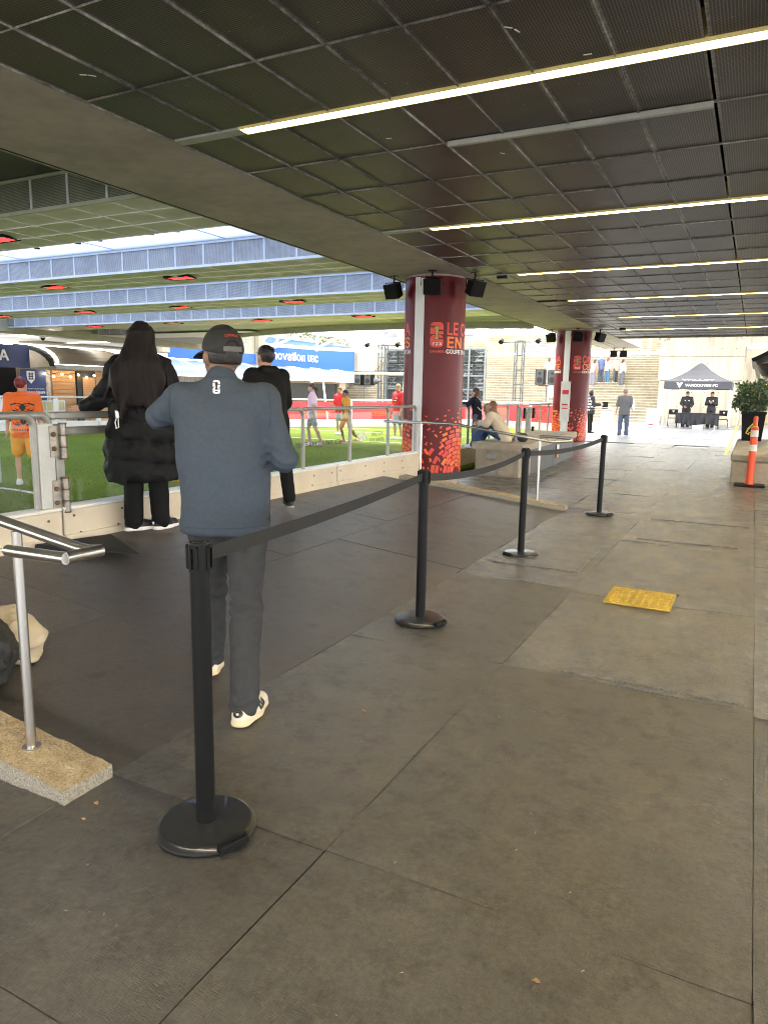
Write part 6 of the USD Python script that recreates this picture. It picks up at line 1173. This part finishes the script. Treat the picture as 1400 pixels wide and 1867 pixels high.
m_cang = MG('canopy_glass', {'d': ('principled_bsdf', {'base_color': (.30, .42, .56), 'roughness': .15, 'specular_ior_level': .6}), 't': ('translucent_bsdf', {'color': (.35, .48, .62)}), 'm': ('mix_closure', {'fac': .35})}, [('d.BSDF', 'm.closure1'), ('t.BSDF', 'm.closure2')], surface='m.closure')
for k in range(9):
    y0 = 21.8+2.55*k; pts = [(-25.9+1.9*math.sin(t), 0, 2.05+.85*math.cos(t)) for t in np.linspace(0, 1.45, 7)]
    obj('canopy_pane', join([hullof([(q[0], y, q[2]) for q in (pts[i], pts[i+1]) for y in (y0+.06, y0+2.5)]+[(q[0]-.01, y, q[2]-.02) for q in (pts[i], pts[i+1]) for y in (y0+.06, y0+2.5)]) for i in range(6)]), m_cang, bd)
    obj('canopy_rib', tube([(q[0], y0, q[2]+.02) for q in pts], .05, 6), m_white, bd)
obj('canopy_edge', bx(-24.05, -23.95, 21.8, 44.8, 2.05, 2.18), m_white, bd)
s1 = thing('blue_sign', 'long blue sign board with white lettering on the building left of the goal', 'sign'); m_ubl = M('sign_blue', (.02, .11, .48), .5, 0, .04); m_navy = M('sign_navy', (.03, .045, .14), .45, 0, .1, 2)
obj('sign_panel', quadbox([(-26.38, 35.0, 2.98), (-26.38, 46.2, 2.92), (-26.38, 46.2, 4.62), (-26.38, 35.9, 4.62), (-26.38, 35.0, 4.1)], (.06, 0, 0)), m_ubl, s1)
obj('lettering', stand(text('innovation', .50, .02, True, width=4.3), (-26.31, 35.35, 3.36), 0), m_inkw, s1); obj('lettering', stand(text('UBC', .42, .02, True, width=1.25), (-26.31, 39.95, 3.36), 0), m_inkw, s1)
s2 = thing('blue_fascia', 'low blue fascia strip with a white crest above the glazed canopies', 'sign'); obj('fascia_panel', bx(-25.98, -25.92, 27.0, 34.9, 2.98, 3.5), m_ubl, s2)
crest = unary_union([rrect(-.5, 0, .5, .6, .05), Polygon([(-.5, .1), (.5, .1), (.42, -.35), (0, -.75), (-.42, -.35)])])
obj('fascia_crest', stand(moved(extr(crest, .01), s=.42), (-25.91, 31.0, 3.28), 0), m_inkw, s2)
sh = thing('shopfront', 'timber and glass shopfront under an arched canopy beyond the left turf edge', 'shop')
m_wood = MG('timber_wall', {'g': ('geometry', {}), 's': ('separate_xyz', {}), 'a': ('math', {'math_type': 'multiply', 'value2': 11.0}), 'f': ('math', {'math_type': 'fraction'}), 'r': ('rgb_ramp', {'ramp': [(0, (.12, .06, .025)), (.12, (.52, .28, .11)), (1, (.46, .24, .09))]}), 'p': ('principled_bsdf', {'roughness': .5})},
    [('g.position', 's.vector'), ('s.z', 'a.value1'), ('a.value', 'f.value1'), ('f.value', 'r.fac'), ('r.color', 'p.base_color')])
for k in range(14): obj('plank', rbx(-24.3, -24.2, 18.95, 20.0, .15*k+.01, .15*k+.145, .005), m_wood, sh)
for k in range(14): obj('plank', rbx(-24.3, -24.2, 21.0, 23.5, .15*k+.01, .15*k+.145, .005), m_wood, sh)
obj('dark_door', bx(-24.25, -24.15, 20.05, 20.95, 0, 2.1), m_ink, sh); obj('door_panel', bx(-24.14, -24.12, 20.3, 20.9, .1, 1.85), m_wood, sh)
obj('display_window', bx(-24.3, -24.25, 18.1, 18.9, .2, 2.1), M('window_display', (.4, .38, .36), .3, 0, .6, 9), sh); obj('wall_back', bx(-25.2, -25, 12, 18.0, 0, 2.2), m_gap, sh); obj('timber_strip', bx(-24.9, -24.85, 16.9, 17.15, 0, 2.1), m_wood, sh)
pts = [(-25.2+2.0*math.sin(t), 0, 2.25+.75*math.cos(t)) for t in np.linspace(0, 1.5, 8)]
obj('arched_roof', join([hullof([(q[0], y, q[2]+o) for q in (pts[i], pts[i+1]) for y in (18.3, 21.9) for o in (0, .03)]) for i in range(7)]), M('canopy_brown', (.26, .22, .17), .5, .2), sh); obj('arch_edge', join([hullof([(q[0], y, q[2]+o) for q in (pts[i], pts[i+1]) for y in (18.1, 18.3) for o in (-.10, .04)]) for i in range(7)]), m_plastic, sh); obj('arch_infill', hullof([(q[0], y, q[2]-.1) for q in pts for y in (18.12, 18.16)]+[(-25.2, y, 2.12) for y in (18.12, 18.16)]), M('infill_tan', (.42, .36, .27), .7), sh)
obj('lamp_strip', tube([(q[0]+.02, 18.45, q[2]+.05) for q in pts], .03, 6), m_lineE, sh); obj('gutter', bx(-23.3, -23.15, 18.3, 21.9, 2.12, 2.25), m_grey, sh)
for i in range(7): lbx = obj('bulb', moved(trimesh.creation.icosphere(1, .045), (-23.9, 18.4+.38*i, 1.95-.10*abs(math.sin(i*1.6)))), m_bulbE, sh)
obj('bulb_wire', tube([(-23.9, 18.2+.2*i, 2.02-.1*abs(math.sin(i*.85))) for i in range(14)], .008, 5), m_plastic, sh)
s3 = thing('navy_sign', 'navy fascia sign ending in a white letter A above the shopfront', 'sign'); obj('sign_panel', bx(-24.05, -23.98, 10.5, 17.86, 2.12, 2.93), m_navy, s3); obj('lettering', stand(text('A', .36, .02, True, width=.38), (-23.97, 16.62, 2.38), 0), m_inkw, s3)
s4 = thing('navy_banner', 'navy banner with white university crest and small white lettering', 'banner'); obj('banner_cloth', bx(-24.03, -23.99, 17.48, 18.5, .3, 2.09), m_ubl if False else M('banner_navy', (.035, .06, .20), .6, 0, .08), s4)
obj('banner_crest', stand(moved(extr(crest, .01), s=.34), (-23.98, 17.86, 1.82), 0), m_inkw, s4); obj('crest_drawing', stand(join([moved(extr(affinity.scale(Polygon([(0, 0), (.06, .1), (.12, 0), (.18, .1), (.24, 0), (.24, -.03), (0, -.03)]), .9, .7), .003), (-.13, .07-.09*k, 0)) for k in range(3)]), (-23.967, 17.87, 1.83), 0), m_navy, s4)
obj('lettering', stand(text('THE UNIVERSITY OF BRITISH COLUMBIA', .028, .004, True, width=.8), (-23.98, 17.6, 1.36), 0), m_inkw, s4); obj('lettering', stand(text('Robson Square', .10, .006, True, width=.82), (-23.98, 17.6, 1.20), 0), m_inkw, s4)
cl = thing('yellow_case', 'pale yellow display case behind the clear rink boards by the banner', 'case'); obj('case_panel', bx(-23.3, -23.2, 17.0, 18.6, .2, .95), M('pale_yellow', (.62, .55, .30), .5), cl); obj('case_frame', [bx(-23.19, -23.17, 17+.8*k, 17.04+.8*k, .2, .95) for k in range(3)]+[bx(-23.19, -23.17, 17, 18.6, z, z+.04) for z in (.2, .55, .92)], m_white, cl)
rd_ = thing('red_chair', 'red shell chair on the terrace before the timber shopfront', 'chair', (-23.0, 19.2, 0)); obj('seat', rbx(-.25, .25, -.25, .25, .42, .46, .02), m_redb, rd_); obj('backrest', rbx(-.25, .25, .22, .27, .46, 1.0, .02), m_redb, rd_); 
for sx in (-.2, .2):
    for sy in (-.2, .2): obj('leg', cyl(sx, sy, 0, .42, .015, 6), m_rig, rd_)
Q = Person(1.65, pelvis=(0, 0, .55)); Q.kn = {'R': V3(.1, .42, .5), 'L': V3(-.1, .42, .5)}; Q.an = {'R': V3(.1, .45, .09), 'L': V3(-.1, .45, .09)}
person('seated person in dark red jacket on the terrace by the shop door', Q, (-22.9, 20.7, 0), -70, {'top': (colour('wine_jacket', (.22, .02, .03)), dict(g=.03, arm_g=.03, name='jacket')), 'bottom': (m_blackcl, {}), 'hair': (m_hairb, 'short'), 'shoe': m_ink}, m_skin, h=.025, ground=False)
stl = thing('stool', 'dark stool under the seated person in the wine jacket', 'stool', (-22.9, 20.7, 0)); obj('seat', cyl(0, 0, .36, .42, .2, 12), m_rig, stl); obj('pedestal', cyl(0, 0, 0, .36, .04, 8), m_rig, stl)
# panels standing on the turf
p1 = thing('turf_sign', 'grey folding panel standing on the turf at the left edge', 'panel', (-9.78, 6.55, .05), 55); obj('panel', rbx(-.5, .12, -.02, .02, .02, .66, .01), M('panel_grey', (.42, .43, .42), .5), p1); obj('foot', rbx(-.4, .05, -.12, .12, 0, .02, .005), m_grey, p1)
p2 = thing('pitch_panel', 'low blue panel with golden foot strip on the turf behind the woman', 'panel', (-8.0, 8.2, .05), 45); obj('panel', rbx(-.7, .35, -.02, .02, .09, .5, .01), m_ubl, p2); obj('foot_strip', rbx(-.7, .35, -.03, .03, 0, .088, .005), m_gold_, p2)
# hedge, upper building and glass dome frame
hg = random.Random(2); lm = leafmat('hedge_leaf', (.13, .17, .05))
for k in range(9): leafball('hedge_shrub', (-26.9, 35.9+1.15*k, 5.0+.06*math.sin(k*2)-.02*k), .62, 420, 20+k, lm, .3, f'sunlit hedge shrub on the wall above the blue sign, {["first", "second", "third", "fourth", "fifth", "sixth", "seventh", "eighth", "last"][k]} from the left', 'shrub', .6, .10)
leafball('wall_plant', (-4.75, 43.4, 4.72), .28, 160, 60, lm, .2, 'small plant trailing over the top of the wall right of the stairs', 'plant', .5, .07)
ub = thing('upper_building', 'pale building with windows beyond the top of the stairs', 'building'); obj('facade', bx(-45, 8, 62, 63, 4, 12), M('facade_white', (.72, .70, .66), .8), ub)
for i in range(14): wn = obj('window', bx(-32+2.6*i, -30.6+2.6*i, 61.93, 61.995, 6.6, 8.3), M(f'far_window_{i}', (.12, .14, .17), .2), ub); obj('window_frame', [bx(-32.06+2.6*i, -32+2.6*i, 61.9, 61.995, 6.5, 8.4), bx(-30.6+2.6*i, -30.54+2.6*i, 61.9, 61.995, 6.5, 8.4), bx(-32+2.6*i, -30.6+2.6*i, 61.9, 61.995, 8.3, 8.4)], m_stripe, wn)
dm = thing('glass_dome', 'white steel tube space frame of the glass dome beyond the rink roof', 'dome'); N_ = 30; tubes, panes = [], []
cx_, cy_ = -11.0, 33.0
R3 = [(15.5, 4.15), (13.2, 5.35), (10.0, 6.4), (6, 7.1)]; nodes = [[np.array([cx_+r*math.cos(2*math.pi*(i+.5*(q % 2))/N_), cy_+r*math.sin(2*math.pi*(i+.5*(q % 2))/N_), z]) for i in range(N_)] for q, (r, z) in enumerate(R3)]
for q in range(4):
    for i in range(N_):
        j = (i+1) % N_; rr_ = .11 if q < 2 else .08
        if nodes[q][i][1] < 20.5: continue
        obj('ring_tube', tube([nodes[q][i], nodes[q][j]], rr_, 8), m_white, dm)
        if q < 3:
            for t in ((i, (i+1) % N_) if q % 2 else (i-1, i)): obj('brace_tube', tube([nodes[q][i], nodes[q+1][t]], rr_*.75, 6), m_white, dm)
            panes.append(trimesh.Trimesh([nodes[q][i]+[0, 0, .14], nodes[q][j]+[0, 0, .14], nodes[q+1][i]+[0, 0, .14]], [[0, 1, 2]], process=False))
        if q == 0: obj('node_ball', moved(trimesh.creation.icosphere(1, .19), nodes[q][i]), m_white, dm)
obj('glazing', panes, m_glass, dm, kind='stuff')
# ------------------------------------------------------------------ litter on the floor
rg = random.Random(21); m_leaf = M('dry_leaf', (.34, .2, .09), .8, var=.3); m_paper = M('paper_scrap', (.5, .48, .43), .8)
LL = ['just past the corner of the left kerb', 'between the left kerb and the nearest stanchion', 'on the open matting right of the man in blue', 'at the right, nearest the bottom of the picture', 'below the base of the second stanchion', 'to the right of the yellow tile']
for k, (x, y) in enumerate([(-1.97, 1.62), (-1.93, 1.53), (-1.50, 2.75), (-.36, 1.6), (-1.76, 4.0), (-.1, 4.3)]):
    a = rg.uniform(0, 6.28); s_ = rg.uniform(.007, .013); pts = [(math.cos(a+t)*s_*(1+.3*math.sin(3*t)), math.sin(a+t)*s_*.6, .0) for t in np.linspace(0, 6.28, 9)[:-1]]; z = float(ramp_h(np.array([x]), np.array([y]))[0]) if x < -2.09 else float(mat_h(np.array([x]), np.array([y]))[0])
    m = quadbox([(p_[0], p_[1], .002*math.sin(i*2)) for i, p_ in enumerate(pts)], (0, 0, .0016)); m.apply_translation([x, y, z+.004])
    tag(obj('fallen_leaf', m, m_leaf), 'tiny dry brown leaf scrap '+LL[k], 'leaf', 'leaf scraps on the matting')
sc_ = []
for k in range(260):
    x, y = rg.uniform(-2.05, .3), rg.uniform(.9, 9); l, a = rg.uniform(.0015, .006), rg.uniform(0, 3.14); z = float(mat_h(np.array([x]), np.array([y]))[0])+.003; c_, s_ = math.cos(a)*l, math.sin(a)*l
    sc_.append(trimesh.Trimesh([(x-c_, y-s_, z), (x+c_, y+s_, z), (x+c_*.8-s_*.25, y+s_*.8+c_*.25, z+.0015), (x-c_*.8-s_*.25, y-s_*.8+c_*.25, z)], [[0, 1, 2], [0, 2, 3]], process=False))
for k in range(120):
    x, y = rg.uniform(-4.4, -2.2), rg.uniform(1.9, 8.5); l, a = rg.uniform(.0015, .006), rg.uniform(0, 3.14); z = float(ramp_h(np.array([x]), np.array([y]))[0])+.004; c_, s_ = math.cos(a)*l, math.sin(a)*l
    sc_.append(trimesh.Trimesh([(x-c_, y-s_, z), (x+c_, y+s_, z), (x+c_*.8-s_*.25, y+s_*.8+c_*.25, z+.0015), (x-c_*.8-s_*.25, y-s_*.8+c_*.25, z)], [[0, 1, 2], [0, 2, 3]], process=False))
tag(obj('litter', sc_, m_paper), 'pale specks of grit and paper scattered over the rubber matting', 'litter', kind='stuff')
